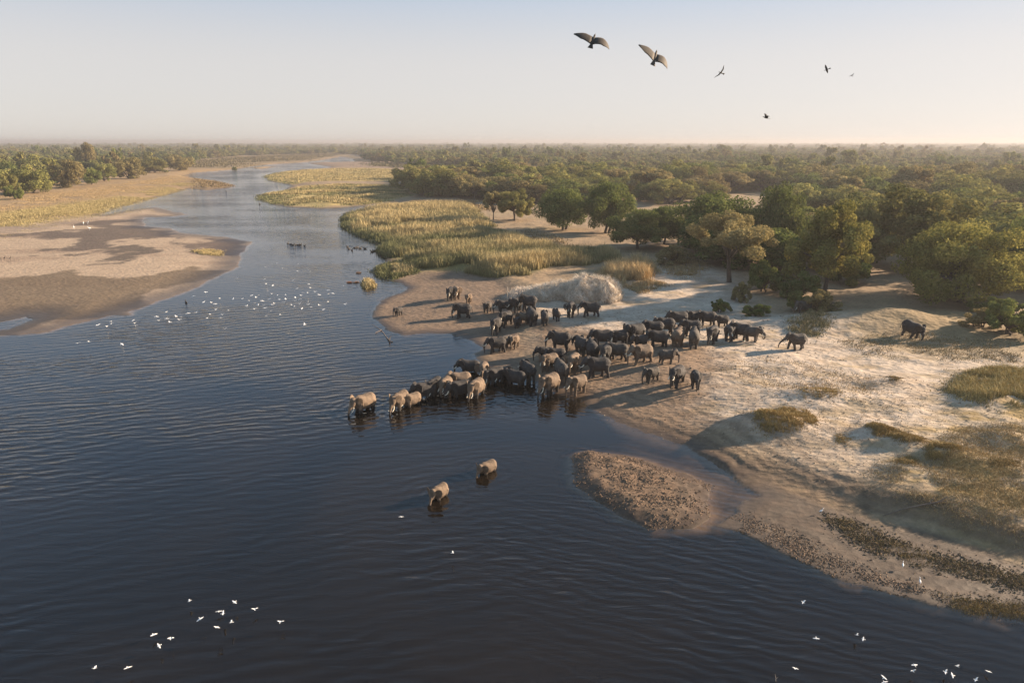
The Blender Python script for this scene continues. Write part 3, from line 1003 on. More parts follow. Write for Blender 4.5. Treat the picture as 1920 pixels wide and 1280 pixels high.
def far_forest():
    xy = fp[rest]
    n = len(rest)
    ww = fg.uniform(11, 21, n)
    hh = fg.uniform(7.0, 12.5, n) * np.where(fg.random(n) < 0.08, fg.uniform(1.25, 1.75, n), 1.0) * (1.0 + 0.35 * patch[rest])
    far = 1 + np.clip((xy[:, 1] - 1000) / 3000, 0, 1.2) * 0.8
    idx = fg.choice(4, n, p=[0.38, 0.22, 0.16, 0.24])
    V = np.stack([xy[:, 0], xy[:, 1], fh[rest] - 0.1], 1)
    me = bpy.data.meshes.new('distant_forest')
    me.vertices.add(n)
    me.vertices.foreach_set('co', V.astype(np.float32).ravel())
    for nm, typ, arr in (('kindex', 'INT', idx), ('wide', 'FLOAT', ww * far / 12), ('tall', 'FLOAT', hh / 10), ('turn', 'FLOAT', fg.uniform(0, 6.28, n))):
        a = me.attributes.new(nm, typ, 'POINT')
        a.data.foreach_set('value', arr.astype(np.int32 if typ == 'INT' else np.float32))
    o = link('distant_forest', me)
    tag(o, 'hazy olive woodland stretching to the horizon', 'forest', kind='stuff')
    # one source crown of each sort stands as the first of the far trees
    ng = bpy.data.node_groups.new('scatter_forest', 'GeometryNodeTree')
    ng.interface.new_socket('Geometry', in_out='INPUT', socket_type='NodeSocketGeometry')
    ng.interface.new_socket('Geometry', in_out='OUTPUT', socket_type='NodeSocketGeometry')
    nin, nout = ng.nodes.new('NodeGroupInput'), ng.nodes.new('NodeGroupOutput')
    join = ng.nodes.new('GeometryNodeJoinGeometry')

    def named(nm, typ):
        q = ng.nodes.new('GeometryNodeInputNamedAttribute')
        q.data_type = typ
        q.inputs['Name'].default_value = nm
        return q.outputs[0]

    ki, wi, ta, tu = named('kindex', 'INT'), named('wide', 'FLOAT'), named('tall', 'FLOAT'), named('turn', 'FLOAT')
    sc = ng.nodes.new('ShaderNodeCombineXYZ')
    ro = ng.nodes.new('ShaderNodeCombineXYZ')
    L = ng.links.new
    L(wi, sc.inputs[0]); L(wi, sc.inputs[1]); L(ta, sc.inputs[2]); L(tu, ro.inputs[2])
    pts = ng.nodes.new('GeometryNodeMeshToPoints')
    L(nin.outputs[0], pts.inputs['Mesh'])
    for k in range(4):
        src = bpy.data.objects.new('forest_crown', FARK[k])
        oi = ng.nodes.new('GeometryNodeObjectInfo')
        oi.inputs['Object'].default_value = src
        oi.inputs['As Instance'].default_value = True
        cmp = ng.nodes.new('FunctionNodeCompare')
        cmp.data_type = 'INT'
        cmp.operation = 'EQUAL'
        ia = [s for s in cmp.inputs if s.type == 'INT']
        L(ki, ia[0])
        ia[1].default_value = k
        ip = ng.nodes.new('GeometryNodeInstanceOnPoints')
        L(pts.outputs[0], ip.inputs['Points'])
        L(cmp.outputs[0], ip.inputs['Selection'])
        L(oi.outputs['Geometry'], ip.inputs['Instance'])
        L(ro.outputs[0], ip.inputs['Rotation'])
        L(sc.outputs[0], ip.inputs['Scale'])
        L(ip.outputs[0], join.inputs[0])
    L(join.outputs[0], nout.inputs[0])
    md = o.modifiers.new('scatter', 'NODES')
    md.node_group = ng


far_forest()


# ---------------------------------------------------------------- grasses, reeds, debris
def sample(P, n, g):
    lo, hi = P.min(0), P.max(0)
    out = []
    tot = 0
    for _ in range(60):
        q = g.uniform(lo, hi, (n * 2 + 200, 2))
        q = q[sdp(q[:, 0], q[:, 1], P, 5) > 0]
        out.append(q)
        tot += len(q)
        if tot >= n:
            break
    return np.concatenate(out)[:n]


def blades(xyz, hgt, per, wid, c_lo, c_hi, g, lean=0.35, spread=0.25, droop=0.0, jitter=0.25):
    """Tufts of bent blades as one mesh's arrays."""
    n = len(xyz) * per
    base = np.repeat(xyz, per, 0).astype(float)
    hh = np.repeat(np.broadcast_to(hgt, len(xyz)), per) * g.uniform(0.55, 1.15, n)
    base[:, :2] += g.normal(size=(n, 2)) * spread
    a = g.uniform(0, 2 * np.pi, n)
    ld = np.stack([np.cos(a), np.sin(a), np.zeros(n)], 1)
    ln = lean * g.uniform(0.2, 1.3, n) * hh
    sd_ = np.stack([-np.sin(a), np.cos(a), np.zeros(n)], 1)
    f = g.uniform(0, 2 * np.pi, n)
    sd_ = np.stack([np.cos(f), np.sin(f), np.zeros(n)], 1)
    w = (wid * g.uniform(0.6, 1.3, n))[:, None]
    up = np.array([0, 0, 1.0])
    mid = base + ld * (ln * 0.35)[:, None] + up * (hh * 0.6)[:, None]
    tip = base + ld * ln[:, None] + up * (hh * (1 - droop))[:, None]
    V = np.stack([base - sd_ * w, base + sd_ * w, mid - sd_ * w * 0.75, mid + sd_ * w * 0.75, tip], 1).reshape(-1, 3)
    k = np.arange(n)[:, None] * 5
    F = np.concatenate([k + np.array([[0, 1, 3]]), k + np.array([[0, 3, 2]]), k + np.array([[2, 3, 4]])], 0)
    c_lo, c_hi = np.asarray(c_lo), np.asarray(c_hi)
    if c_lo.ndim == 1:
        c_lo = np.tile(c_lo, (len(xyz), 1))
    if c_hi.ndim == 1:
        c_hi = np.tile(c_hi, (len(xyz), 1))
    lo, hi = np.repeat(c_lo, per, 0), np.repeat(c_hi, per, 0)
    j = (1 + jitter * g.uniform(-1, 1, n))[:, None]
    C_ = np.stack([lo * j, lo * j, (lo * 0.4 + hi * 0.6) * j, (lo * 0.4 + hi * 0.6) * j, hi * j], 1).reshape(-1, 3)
    return V, F, C_


def merge(lst):
    V, F, C_ = [], [], []
    o = 0
    for v, f, c in lst:
        V.append(v)
        F.append(f + o)
        C_.append(c)
        o += len(v)
    return np.concatenate(V), np.concatenate(F), np.concatenate(C_)


def stuff_mesh(name, label, cat, parts, mat):
    V, F, C_ = merge(parts)
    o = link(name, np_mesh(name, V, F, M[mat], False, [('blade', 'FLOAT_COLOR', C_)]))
    tag(o, label, cat, kind='stuff')
    return o


GREEN_LO, GREEN_HI = np.array([0.07, 0.08, 0.02]), np.array([0.18, 0.175, 0.072])
GOLD_LO, GOLD_HI = np.array([0.13, 0.11, 0.03]), np.array([0.54, 0.415, 0.205])
TAN_LO, TAN_HI = np.array([0.24, 0.16, 0.07]), np.array([0.44, 0.32, 0.16])


def with_z(q, off=0.0):
    return np.concatenate([q, (np.maximum(height(q[:, 0], q[:, 1]), -0.15) + off)[:, None]], 1)


def reed_bed(key, name, label, n, per, hgt, wid, gold, g, spread=0.5):
    P = REEDS[key]
    q = sample(P, n, g)
    z = with_z(q, -0.05)
    sd = sdp(q[:, 0], q[:, 1], P, 10)
    pat = fbm(q[:, 0] / 11, q[:, 1] / 7, 401, 3)
    edge = np.clip(1 - land_sd(q[:, 0], q[:, 1]) / 7.0, 0, 1)
    gm = np.clip(gold + 1.5 * pat - 1.3 * edge + 0.2 * gg.uniform(-1, 1, len(q)), 0, 1)[:, None]
    keepq = fbm(q[:, 0] / 9, q[:, 1] / 4, 421, 3) > -0.20
    q, z, sd, pat, gm = q[keepq], z[keepq], sd[keepq], pat[keepq], gm[keepq]
    lo = GREEN_LO * (1 - gm) + GOLD_LO * gm
    hi = GREEN_HI * (1 - gm) + GOLD_HI * gm
    h = hgt * gg.uniform(0.75, 1.2, len(q)) * (0.6 + 0.6 * np.clip(0.5 + pat, 0, 1)) * np.clip(0.5 + sd / 5, 0.5, 1)
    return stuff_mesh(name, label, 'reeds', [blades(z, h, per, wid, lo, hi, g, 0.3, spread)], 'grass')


gg = np.random.default_rng(23)
reed_bed('far_spit', 'far_reed_spit', 'golden grass covering the farthest spit in the river', 9000, 5, 0.9, 0.10, 0.80, gg, 1.2)
reed_bed('middle_spit', 'middle_reed_spit', 'golden grass with a dark green fringe on the nearer river spit', 10000, 5, 1.0, 0.09, 0.62, gg, 0.9)
reed_bed('upper_bed', 'upper_reed_bed', 'golden reed bed at the water above the front green one', 12000, 7, 2.0, 0.05, 0.78, gg)
reed_bed('middle_bed', 'middle_reed_bed', 'yellow and dark green reeds between the upper and front beds', 9000, 7, 2.0, 0.05, 0.52, gg)
reed_bed('front_bed', 'front_reed_bed', 'tall lush green reeds with golden tips behind the brown spit', 12000, 8, 2.5, 0.045, 0.42, gg)


def patch_grass(name, label, specs, mat='grass', cat='grass'):
    """specs: (polygon px, z, n, per, height, width, lo, hi, lean, spread)"""
    parts = []
    for pts, z, n, per, hgt, wid, lo, hi, lean, spread in specs:
        P = poly(pts, z)
        q = sample(P, n, gg)
        soft = 0.10 * math.sqrt(np.prod(P.max(0) - P.min(0)))
        q = q + gg.normal(size=q.shape) * soft * 0.5
        q = q[fbm(q[:, 0] / (soft * 1.5 + .2), q[:, 1] / (soft * 1.5 + .2), 501, 3) > -0.25]
        lim = np.clip(0.5 + sdp(q[:, 0], q[:, 1], P, 10) / soft, 0.3, 1)
        if len(q):
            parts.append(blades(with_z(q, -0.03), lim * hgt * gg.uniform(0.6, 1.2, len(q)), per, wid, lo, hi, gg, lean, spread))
    return stuff_mesh(name, label, cat, parts, mat)


patch_grass('left_bank_grass', 'golden green grass fringe along the left bank slope', [
    ([(-300, 475), (0, 402), (100, 390), (200, 376), (290, 358), (350, 340), (353, 350), (267, 376), (190, 398), (100, 412), (0, 432), (-300, 490)], 0.5, 20000, 6, 0.7, 0.035, GOLD_LO * 0.8 + GREEN_LO * 0.2, GOLD_HI * 0.75 + GREEN_HI * 0.25, 0.4, 0.5),
    ([(-300, 430), (0, 375), (130, 358), (250, 340), (350, 325), (350, 340), (200, 374), (0, 400), (-300, 470)], 1.0, 12000, 5, 0.5, 0.04, TAN_LO, TAN_HI, 0.5, 0.8),
    ([(358, 334), (400, 338), (440, 347), (425, 352), (360, 354)], 0.2, 900, 5, 0.5, 0.2, TAN_LO * 0.6, TAN_HI * 0.55, 0.5, 0.5)])
patch_grass('far_bank_scrub', 'grey-olive low scrub along the far left shore at the river bend', [
    ([(350, 316), (440, 313), (500, 305), (567, 301), (605, 296), (640, 290), (640, 287), (420, 297), (360, 304)], 0.6, 5200, 5, 2.2, 0.28, np.array([.07, .06, .025]), np.array([.16, .125, .06]), 0.5, 1.6),
    ([(690, 304), (800, 312), (800, 318), (700, 312)], 0.6, 1200, 5, 2.0, 0.28, np.array([.06, .055, .025]), np.array([.14, .115, .055]), 0.5, 1.6)])
patch_grass('sandbar_grass', 'small strip of yellow grass on the sandbar', [
    ([(360, 470), (390, 467), (416, 470), (415, 478), (380, 478)], 0.3, 500, 6, 0.45, 0.05, GOLD_LO, GOLD_HI, 0.5, 0.3)])
patch_grass('islet_grass', 'round yellow grass tuft in the water beside the reed bed', [
    ([(680, 529), (690, 526), (702, 531), (700, 538), (684, 539)], 0.2, 420, 8, 0.9, 0.04, GOLD_LO, GOLD_HI, 0.5, 0.2)])
patch_grass('shore_reed_fringe', 'mixed dark and yellow reeds at the root of the brown spit', [
    ([(700, 505), (722, 494), (760, 505), (790, 512), (740, 522), (712, 520)], 0.2, 1100, 6, 0.9, 0.05, GREEN_LO, GREEN_HI, 0.5, 0.3),
    ([(735, 500), (780, 503), (775, 514), (740, 516)], 0.3, 500, 7, 1.0, 0.05, GOLD_LO, GOLD_HI, 0.5, 0.3)])
patch_grass('pale_grass_clump', 'tall pale straw grass standing right of the bleached reed heap', [
    ([(1130, 515), (1150, 496), (1195, 492), (1228, 505), (1215, 528), (1160, 534)], 1.0, 1500, 9, 2.3, 0.035, TAN_LO * 1.1, TAN_HI * 1.25, 0.45, 0.4),
    ([(1150, 535), (1220, 528), (1255, 535), (1200, 552)], 1.0, 600, 7, 0.6, 0.035, TAN_LO, TAN_HI, 0.5, 0.3)])
patch_grass('white_grass_fringe', 'white feathery grass in front of the bleached reed heap', [
    ([(950, 552), (965, 544), (1015, 550), (1060, 560), (1020, 566), (960, 562)], 1.0, 900, 9, 1.0, 0.035, np.array([.40, .32, .24]), np.array([.70, .60, .50]), 0.4, 0.3)])
patch_grass('yellow_green_grass_patch', 'bright yellow-green grass patch at the right frame edge', [
    ([(1775, 738), (1800, 700), (1860, 690), (1990, 695), (1990, 770), (1880, 770), (1810, 760)], 1.2, 3000, 10, 0.75, 0.022, GOLD_LO, np.array([0.47, 0.36, 0.145]), 0.6, 0.22)])
patch_grass('dry_meadow_grass', 'short dry golden grass scattered over the sandy foreground bank', [
    ([(1620, 880), (1700, 850), (1800, 800), (2000, 790), (2150, 1000), (1920, 1010), (1800, 965), (1680, 930)], 1.1, 11000, 7, 0.20, 0.014, TAN_LO * 0.75, GOLD_HI * 0.85, 0.8, 0.2),
    ([(1560, 640), (1700, 620), (1920, 640), (2050, 690), (1800, 680), (1620, 670)], 1.1, 1600, 6, 0.28, 0.03, TAN_LO * 0.7, GOLD_HI * 0.7, 0.8, 0.4),
    ([(1340, 690), (1420, 668), (1560, 690), (1700, 720), (1600, 760), (1480, 740), (1380, 720)], 1.1, 900, 6, 0.22, 0.022, TAN_LO * 0.8, TAN_HI, 0.8, 0.3),
    ([(1380, 770), (1480, 700), (1700, 730), (1800, 790), (1650, 850), (1500, 850), (1400, 820)], 1.1, 1500, 6, 0.14, 0.014, TAN_LO * 0.8, TAN_HI * 0.9, 0.9, 0.18),
    ([(1480, 605), (1530, 600), (1560, 615), (1530, 635), (1480, 625)], 1.1, 500, 8, 0.5, 0.03, GREEN_LO, GOLD_HI * 0.6, 0.7, 0.35),
    ([(1230, 480), (1290, 470), (1330, 500), (1300, 525), (1250, 515)], 1.0, 900, 6, 0.6, 0.05, TAN_LO, TAN_HI, 0.6, 0.4),
    ([(880, 445), (990, 430), (1050, 445), (1100, 470), (1060, 478), (980, 460)], 1.0, 900, 5, 0.6, 0.07, TAN_LO * 0.6, TAN_HI * 0.7, 0.6, 0.5),
    ([(760, 378), (900, 378), (930, 400), (890, 388), (800, 386)], 1.0, 1200, 5, 0.9, 0.14, TAN_LO * 0.8, TAN_HI * 0.85, 0.6, 0.6)])

# turfed hummocks: each a thing of its own
def hummock(name, label, pts, z, n, hgt, lo, hi, per=9):
    P = poly(pts, z)
    q = sample(P, n, gg) + gg.normal(size=(n, 2)) * 0.3
    q = q[(fbm(q[:, 0] / 0.8, q[:, 1] / 0.6, 611, 3) + gg.uniform(-0.3, 0.3, len(q))) > -0.22]
    lim = np.clip(0.35 + sdp(q[:, 0], q[:, 1], P, 3) / 0.5, 0.25, 1)
    V, F, C_ = blades(with_z(q, -0.03), hgt * lim * gg.uniform(0.7, 1.2, len(q)), per, 0.016, lo, hi, gg, 0.7, 0.10)
    c = V.mean(0)
    c[2] = V[:, 2].min()
    o = link(name, np_mesh(name, V - c, F, M['grass'], False, [('blade', 'FLOAT_COLOR', C_)]))
    o.location = c
    tag(o, label, 'grass tuft')


HB_LO, HB_HI = np.array([0.17, 0.12, 0.045]), np.array([0.42, 0.29, 0.10])
hummock('grass_hummock', 'large brown grassy hummock, the biggest on the foreground sand', [(1405, 795), (1425, 765), (1470, 752), (1525, 762), (1535, 790), (1490, 803), (1430, 805)], 1.6, 2200, 0.30, HB_LO, HB_HI)
hummock('grass_hummock', 'long olive turf ridge at the left end of the hummock chain', [(1618, 800), (1640, 790), (1690, 806), (1735, 820), (1730, 838), (1680, 832), (1640, 818)], 1.4, 1500, 0.28, HB_LO * 0.8, HB_HI * 0.85)
hummock('grass_hummock', 'round olive turf mound at the right end of the hummock chain', [(1730, 850), (1750, 828), (1785, 826), (1805, 850), (1780, 866), (1745, 864)], 1.5, 1100, 0.32, HB_LO * 0.8, HB_HI * 0.9)
hummock('grass_hummock', 'low flat turf streak just below the hummock chain', [(1675, 862), (1700, 852), (1730, 866), (1715, 876), (1685, 872)], 1.3, 420, 0.2, HB_LO * 0.8, HB_HI * 0.9)
hummock('grass_hummock', 'thin turf ridge above the biggest brown hummock', [(1490, 738), (1530, 722), (1580, 732), (1570, 748), (1510, 752)], 1.4, 700, 0.16, HB_LO, HB_HI * 1.1)
hummock('grass_hummock', 'small dark tuft on the sand left of the yellow-green grass patch', [(1655, 712), (1675, 704), (1695, 710), (1685, 720), (1662, 720)], 1.4, 220, 0.22, HB_LO * 0.7, HB_HI * 0.8)
hummock('grass_hummock', 'dark turf tuft above the low meadow at the right frame edge', [(1850, 872), (1880, 860), (1915, 866), (1905, 882), (1865, 884)], 1.4, 420, 0.22, HB_LO * 0.7, HB_HI * 0.8)
hummock('grass_hummock', 'brownish tuft on bare sand left of the hummock chain', [(1560, 812), (1580, 806), (1605, 818), (1590, 830), (1568, 828)], 1.2, 260, 0.16, HB_LO, HB_HI)


def chips(q, size, c, g, flat=0.5, long=2.2, zoff=0.0, soft=0.0):
    """Small irregular clods and sticks."""
    if soft:
        q = q + g.normal(size=q.shape) * soft
        q = q[(1.4 * fbm(q[:, 0] / 1.6, q[:, 1] / 1.1, 601, 3) + g.uniform(-0.5, 0.5, len(q))) > -0.1]
        q = q[land_sd(q[:, 0], q[:, 1]) > -0.1]
    n = len(q)
    xyz = with_z(q, zoff)
    a = g.uniform(0, 2 * np.pi, n)
    s = size * g.uniform(0.35, 1.3, n) ** 1.3
    ex = np.stack([np.cos(a), np.sin(a), g.uniform(-.25, .25, n)], 1) * (s * g.uniform(0.8, long, n))[:, None]
    ey = np.stack([-np.sin(a), np.cos(a), g.uniform(-.25, .25, n)], 1) * s[:, None] * 0.8
    ez = np.array([0, 0, 1.0]) * (s * flat * g.uniform(0.6, 1.6, n))[:, None]
    V = np.stack([xyz + ex, xyz + ey, xyz - ex * 0.9, xyz - ey, xyz + ez * 1.2 + ey * 0.1, xyz - ez * 0.5], 1).reshape(-1, 3)
    k = np.arange(n)[:, None] * 6
    F = np.concatenate([k + np.array([t]) for t in ((0, 1, 4), (1, 2, 4), (2, 3, 4), (3, 0, 4), (1, 0, 5), (2, 1, 5), (3, 2, 5), (0, 3, 5))], 0)
    c = np.asarray(c)
    cc = c[g.integers(0, len(c), n)] * g.uniform(0.7, 1.3, n)[:, None]
    return V, F, np.repeat(cc, 6, 0)


CL = [(0.15, 0.095, 0.057), (0.115, 0.072, 0.043), (0.18, 0.115, 0.07), (0.09, 0.058, 0.036)]
CD = [(0.10, 0.07, 0.04), (0.06, 0.043, 0.027), (0.15, 0.095, 0.053), (0.075, 0.06, 0.025), (0.12, 0.085, 0.045)]
q = sample(ISLAND, 7000, gg)
stuff_mesh('island_clods', 'brown clods and dead stems covering the low island', 'clods', [chips(q, 0.06, CL, gg, soft=0.2)], 'debris')
STRIP1 = poly([(1350, 975), (1385, 965), (1440, 985), (1500, 1005), (1560, 1040), (1640, 1075), (1720, 1095), (1780, 1115), (1770, 1135), (1690, 1112), (1600, 1090), (1520, 1055), (1440, 1022), (1380, 1000)], 0.15)
STRIP2 = poly([(1545, 968), (1575, 968), (1640, 995), (1720, 1025), (1800, 1050), (1880, 1068), (1990, 1085), (1990, 1125), (1900, 1100), (1800, 1075), (1720, 1058), (1650, 1035), (1600, 1010)], 0.15)
STRIP3 = poly([(1770, 1118), (1830, 1125), (1900, 1130), (1990, 1135), (1990, 1165), (1880, 1155), (1810, 1145)], 0.15)
stuff_mesh('shore_debris', 'brown gravelly plant debris along the lower mud shore', 'debris', [chips(sample(STRIP1, 6500, gg), 0.048, CL, gg, soft=0.5)], 'debris')
stuff_mesh('wrack_line', 'dark weedy wrack line across the wet mud flat', 'debris', [
    chips(sample(STRIP2, 8500, gg), 0.045, CD, gg, 0.8, 3.2, soft=0.45),
    blades(with_z(sample(STRIP2, 800, gg) + gg.normal(size=(800, 2)) * 0.3), 0.14, 6, 0.010, HB_LO * 0.6, HB_HI * 0.7, gg, 0.8, 0.12)], 'debris')
stuff_mesh('shore_weed', 'olive water weed at the edge of the mud by the right frame edge', 'weed', [
    chips(sample(STRIP3, 2600, gg), 0.042, CD, gg, 0.7, soft=0.45),
    blades(with_z(sample(STRIP3, 700, gg) + gg.normal(size=(700, 2)) * 0.25), 0.14, 7, 0.010, HB_LO * 0.7, HB_HI * 0.8, gg, 0.8, 0.12)], 'debris')
stuff_mesh('bank_litter', 'scattered clods, dung and dry stems on the trampled sand', 'litter', [
    chips(sample(poly([(1100, 760), (1300, 700), (1500, 690), (1800, 720), (2000, 800), (2000, 1000), (1750, 950), (1500, 880), (1300, 820)], 1.0), 4200, gg), 0.055, [(0.22, 0.15, 0.09), (0.35, 0.27, 0.18), (0.15, 0.10, 0.06)], gg),
    chips(sample(poly([(990, 620), (1200, 580), (1500, 600), (1600, 680), (1350, 700), (1120, 740)], 1.0), 1300, gg), 0.10, [(0.2, 0.14, 0.09), (0.12, 0.085, 0.05)], gg, 0.4)], 'debris')


# bleached reed heap
def reed_heap():
    c = at(1080, 556)
    m = mpp(c)
    W, D, H = 84 * m, 5.0, 35 * m
    root = link('reed_heap', None)
    root.location = c
    tag(root, 'bleached white heap of collapsed dead reeds behind the herd', 'reed heap')
    g = np.random.default_rng(77)
    lobes = [(0.25, 0.0, 0.50, 1.0, 0.95), (0.62, -0.3, 0.40, 0.9, 0.80), (-0.35, 0.3, 0.55, 0.8, 0.62), (-0.75, -0.2, 0.35, 0.7, 0.42), (0.05, -1.2, 0.40, 0.7, 0.55)]
    Vc, Fc, Vs, Fs, Cs = [], [], [], [], []
    oc = os_ = 0
    pal = np.array([[0.76, 0.66, 0.53], [0.66, 0.55, 0.43], [0.80, 0.71, 0.59], [0.42, 0.32, 0.22]])
    for lx, ly, lw, ld, lh in lobes:
        ctr = np.array([lx * W, ly, 0])
        ax = np.array([lw * W, ld * D * 0.6, lh * H])
        nu, nv = 28, 10
        U, T = np.meshgrid(np.linspace(0, 2 * np.pi, nu, endpoint=False), np.linspace(-0.12, 0.5, nv) * np.pi)
        wob = 1 + 0.10 * np.sin(3 * U + lx * 9) + 0.06 * np.sin(8 * U + 5 * T)
        V = np.stack([np.cos(U) * np.cos(T) * wob, np.sin(U) * np.cos(T) * wob, np.sin(T) * wob], -1).reshape(-1, 3) * ax + ctr
        idx = np.arange(nu * nv).reshape(nv, nu) + oc
        Vc.append(V)
        Fc.append(np.stack([idx[:-1], np.roll(idx[:-1], -1, 1), np.roll(idx[1:], -1, 1), idx[1:]], -1).reshape(-1, 4))
        oc += nu * nv
        n = int(1900 * lw * lh * 2)
        a = g.uniform(0, 2 * np.pi, n)
        t0 = np.arcsin(g.uniform(-0.1, 1, n))
        da, dt = g.normal(0, 0.22, n), -np.abs(g.normal(0, 0.4, n))
        P3 = []
        lift = g.uniform(1.0, 1.06, n)
        for f, up in ((0, 0.0), (0.5, 0.035), (1, -0.01)):
            aa, tt = a + da * f, np.maximum(t0 + dt * f, -0.3)
            wob = (1 + 0.10 * np.sin(3 * aa + lx * 9) + 0.06 * np.sin(8 * aa + 5 * tt)) * (lift + up)
            P3.append(np.stack([np.cos(aa) * np.cos(tt) * wob, np.sin(aa) * np.cos(tt) * wob, np.sin(tt) * wob], 1) * ax + ctr)
        side = np.cross(P3[2] - P3[0], (P3[1] - ctr) / ax)
        side = side / (np.linalg.norm(side, axis=1)[:, None] + 1e-6) * g.uniform(0.012, 0.03, n)[:, None]
        Vs.append(np.stack([P3[0] - side, P3[0] + side, P3[1] - side, P3[1] + side, P3[2] - side * .5, P3[2] + side * .5], 1).reshape(-1, 3))
        k = np.arange(n)[:, None] * 6 + os_
        Fs.append(np.concatenate([k + np.array([[0, 1, 3, 2]]), k + np.array([[2, 3, 5, 4]])], 0))
        os_ += n * 6
        Cs.append(np.repeat(pal[g.integers(0, 4, n)], 6, 0))
    Vc = np.concatenate(Vc)
    Cc = np.tile(np.array([0.40, 0.31, 0.22]), (len(Vc), 1))
    tops = np.concatenate(Vs)[g.integers(0, os_, 3600)]
    tv, tf, tc_ = blades(tops - np.array([0, 0, 0.1]), 0.75, 7, 0.014, pal[1] * 0.7, pal[0], g, 1.1, 0.14)
    st = link('standing_straw', np_mesh('heap_straw', tv, tf, M['straw'], False, [('blade', 'FLOAT_COLOR', tc_)]), root)
    st['kind'] = 'stuff'
    link('core', np_mesh('heap_core', Vc, np.concatenate(Fc), M['straw'], True, [('blade', 'FLOAT_COLOR', Cc)]), root)
    o = link('fallen_reeds', np_mesh('heap_reeds', np.concatenate(Vs), np.concatenate(Fs), M['straw'], False, [('blade', 'FLOAT_COLOR', np.concatenate(Cs))]), root)
    o['kind'] = 'stuff'


reed_heap()

# ---------------------------------------------------------------- elephants
def elephant_material():
    m, nt, out = new_mat('elephant_hide')
    b = N(nt, 'ShaderNodeBsdfPrincipled', _Roughness=0.78)
    b.inputs['Specular IOR Level'].default_value = 0.25
    tc = N(nt, 'ShaderNodeTexCoord')
    oi = N(nt, 'ShaderNodeObjectInfo')
    n1 = N(nt, 'ShaderNodeTexNoise', _Scale=2.0, _Detail=5.0)
    n2 = N(nt, 'ShaderNodeTexNoise', _Scale=22.0, _Detail=3.0)
    for n in (n1, n2):
        nt.links.new(tc.outputs['Object'], n.inputs['Vector'])
    dust = ramp(nt, n1.outputs['Fac'], [(0.30, (0.62, 0.62, 0.62)), (0.72, (1.28, 1.28, 1.28))])
    mr = N(nt, 'ShaderNodeMapRange', _To_Min=0.85, _To_Max=1.15)
    nt.links.new(oi.outputs['Random'], mr.inputs['Value'])
    c = mixc(nt, 1.0, dust, mr.outputs[0], 'MULTIPLY')
    c = mixc(nt, 1.0, c, oi.outputs['Color'], 'MULTIPLY')
    sx = N(nt, 'ShaderNodeSeparateXYZ')                       # waders: soaked hide up to the splash line
    nt.links.new(tc.outputs['Object'], sx.inputs[0])
    ed = N(nt, 'ShaderNodeMath', operation='MULTIPLY_ADD')
    ed.inputs[1].default_value = 0.9
    nt.links.new(n1.outputs['Fac'], ed.inputs[0])
    nt.links.new(sx.outputs['Z'], ed.inputs[2])
    wt = N(nt, 'ShaderNodeMapRange', _From_Min=1.35, _From_Max=1.55, _To_Min=1.0, _To_Max=0.0)
    nt.links.new(ed.outputs[0], wt.inputs['Value'])
    dry = N(nt, 'ShaderNodeMath', operation='SUBTRACT')
    dry.inputs[0].default_value = 1.0
    nt.links.new(oi.outputs['Alpha'], dry.inputs[1])
    ws = N(nt, 'ShaderNodeMath', operation='MULTIPLY')
    nt.links.new(wt.outputs[0], ws.inputs[0])
    nt.links.new(dry.outputs[0], ws.inputs[1])
    c = mixc(nt, ws.outputs[0], c, (0.035, 0.030, 0.026))
    nt.links.new(c, b.inputs['Base Color'])
    bp = N(nt, 'ShaderNodeBump', _Strength=0.8, _Distance=0.05)
    nt.links.new(n2.outputs['Fac'], bp.inputs['Height'])
    nt.links.new(bp.outputs[0], b.inputs['Normal'])
    nt.links.new(b.outputs[0], out.inputs['Surface'])
    return m


M['hide'] = elephant_material()


def ring_loft(bm, rings, n=14):
    """rings: (centre, axis_u, axis_v) with the radii in the axes' lengths; closed at both ends."""
    rows = []
    for c, u, v in rings:
        rows.append([bm.verts.new(c + u * math.cos(2 * math.pi * k / n) + v * math.sin(2 * math.pi * k / n)) for k in range(n)])
    for a, b in zip(rows, rows[1:]):
        for k in range(n):
            bm.faces.new((a[k], a[(k + 1) % n], b[(k + 1) % n], b[k]))
    bm.faces.new(list(reversed(rows[0])))
    bm.faces.new(rows[-1])


def limb(bm, pts, n=10):
    rings = []
    for i, (p, r) in enumerate(pts):
        p = Vector(p)
        t = (Vector(pts[min(i + 1, len(pts) - 1)][0]) - Vector(pts[max(i - 1, 0)][0])).normalized()
        ref = Vector((0, 1, 0)) if abs(t.y) < 0.8 else Vector((1, 0, 0))
        u = t.cross(ref).normalized()
        v = t.cross(u).normalized()
        rings.append((p, u * r, v * r))
    ring_loft(bm, rings, n)


def rot_y(p, o, a):
    q = Vector(p) - Vector(o)
    c, s = math.cos(a), math.sin(a)
    return Vector((q.x * c + q.z * s, q.y, -q.x * s + q.z * c)) + Vector(o)


def rot_z(p, o, a):
    q = Vector(p) - Vector(o)
    c, s = math.cos(a), math.sin(a)
    return Vector((q.x * c - q.y * s, q.x * s + q.y * c, q.z)) + Vector(o)


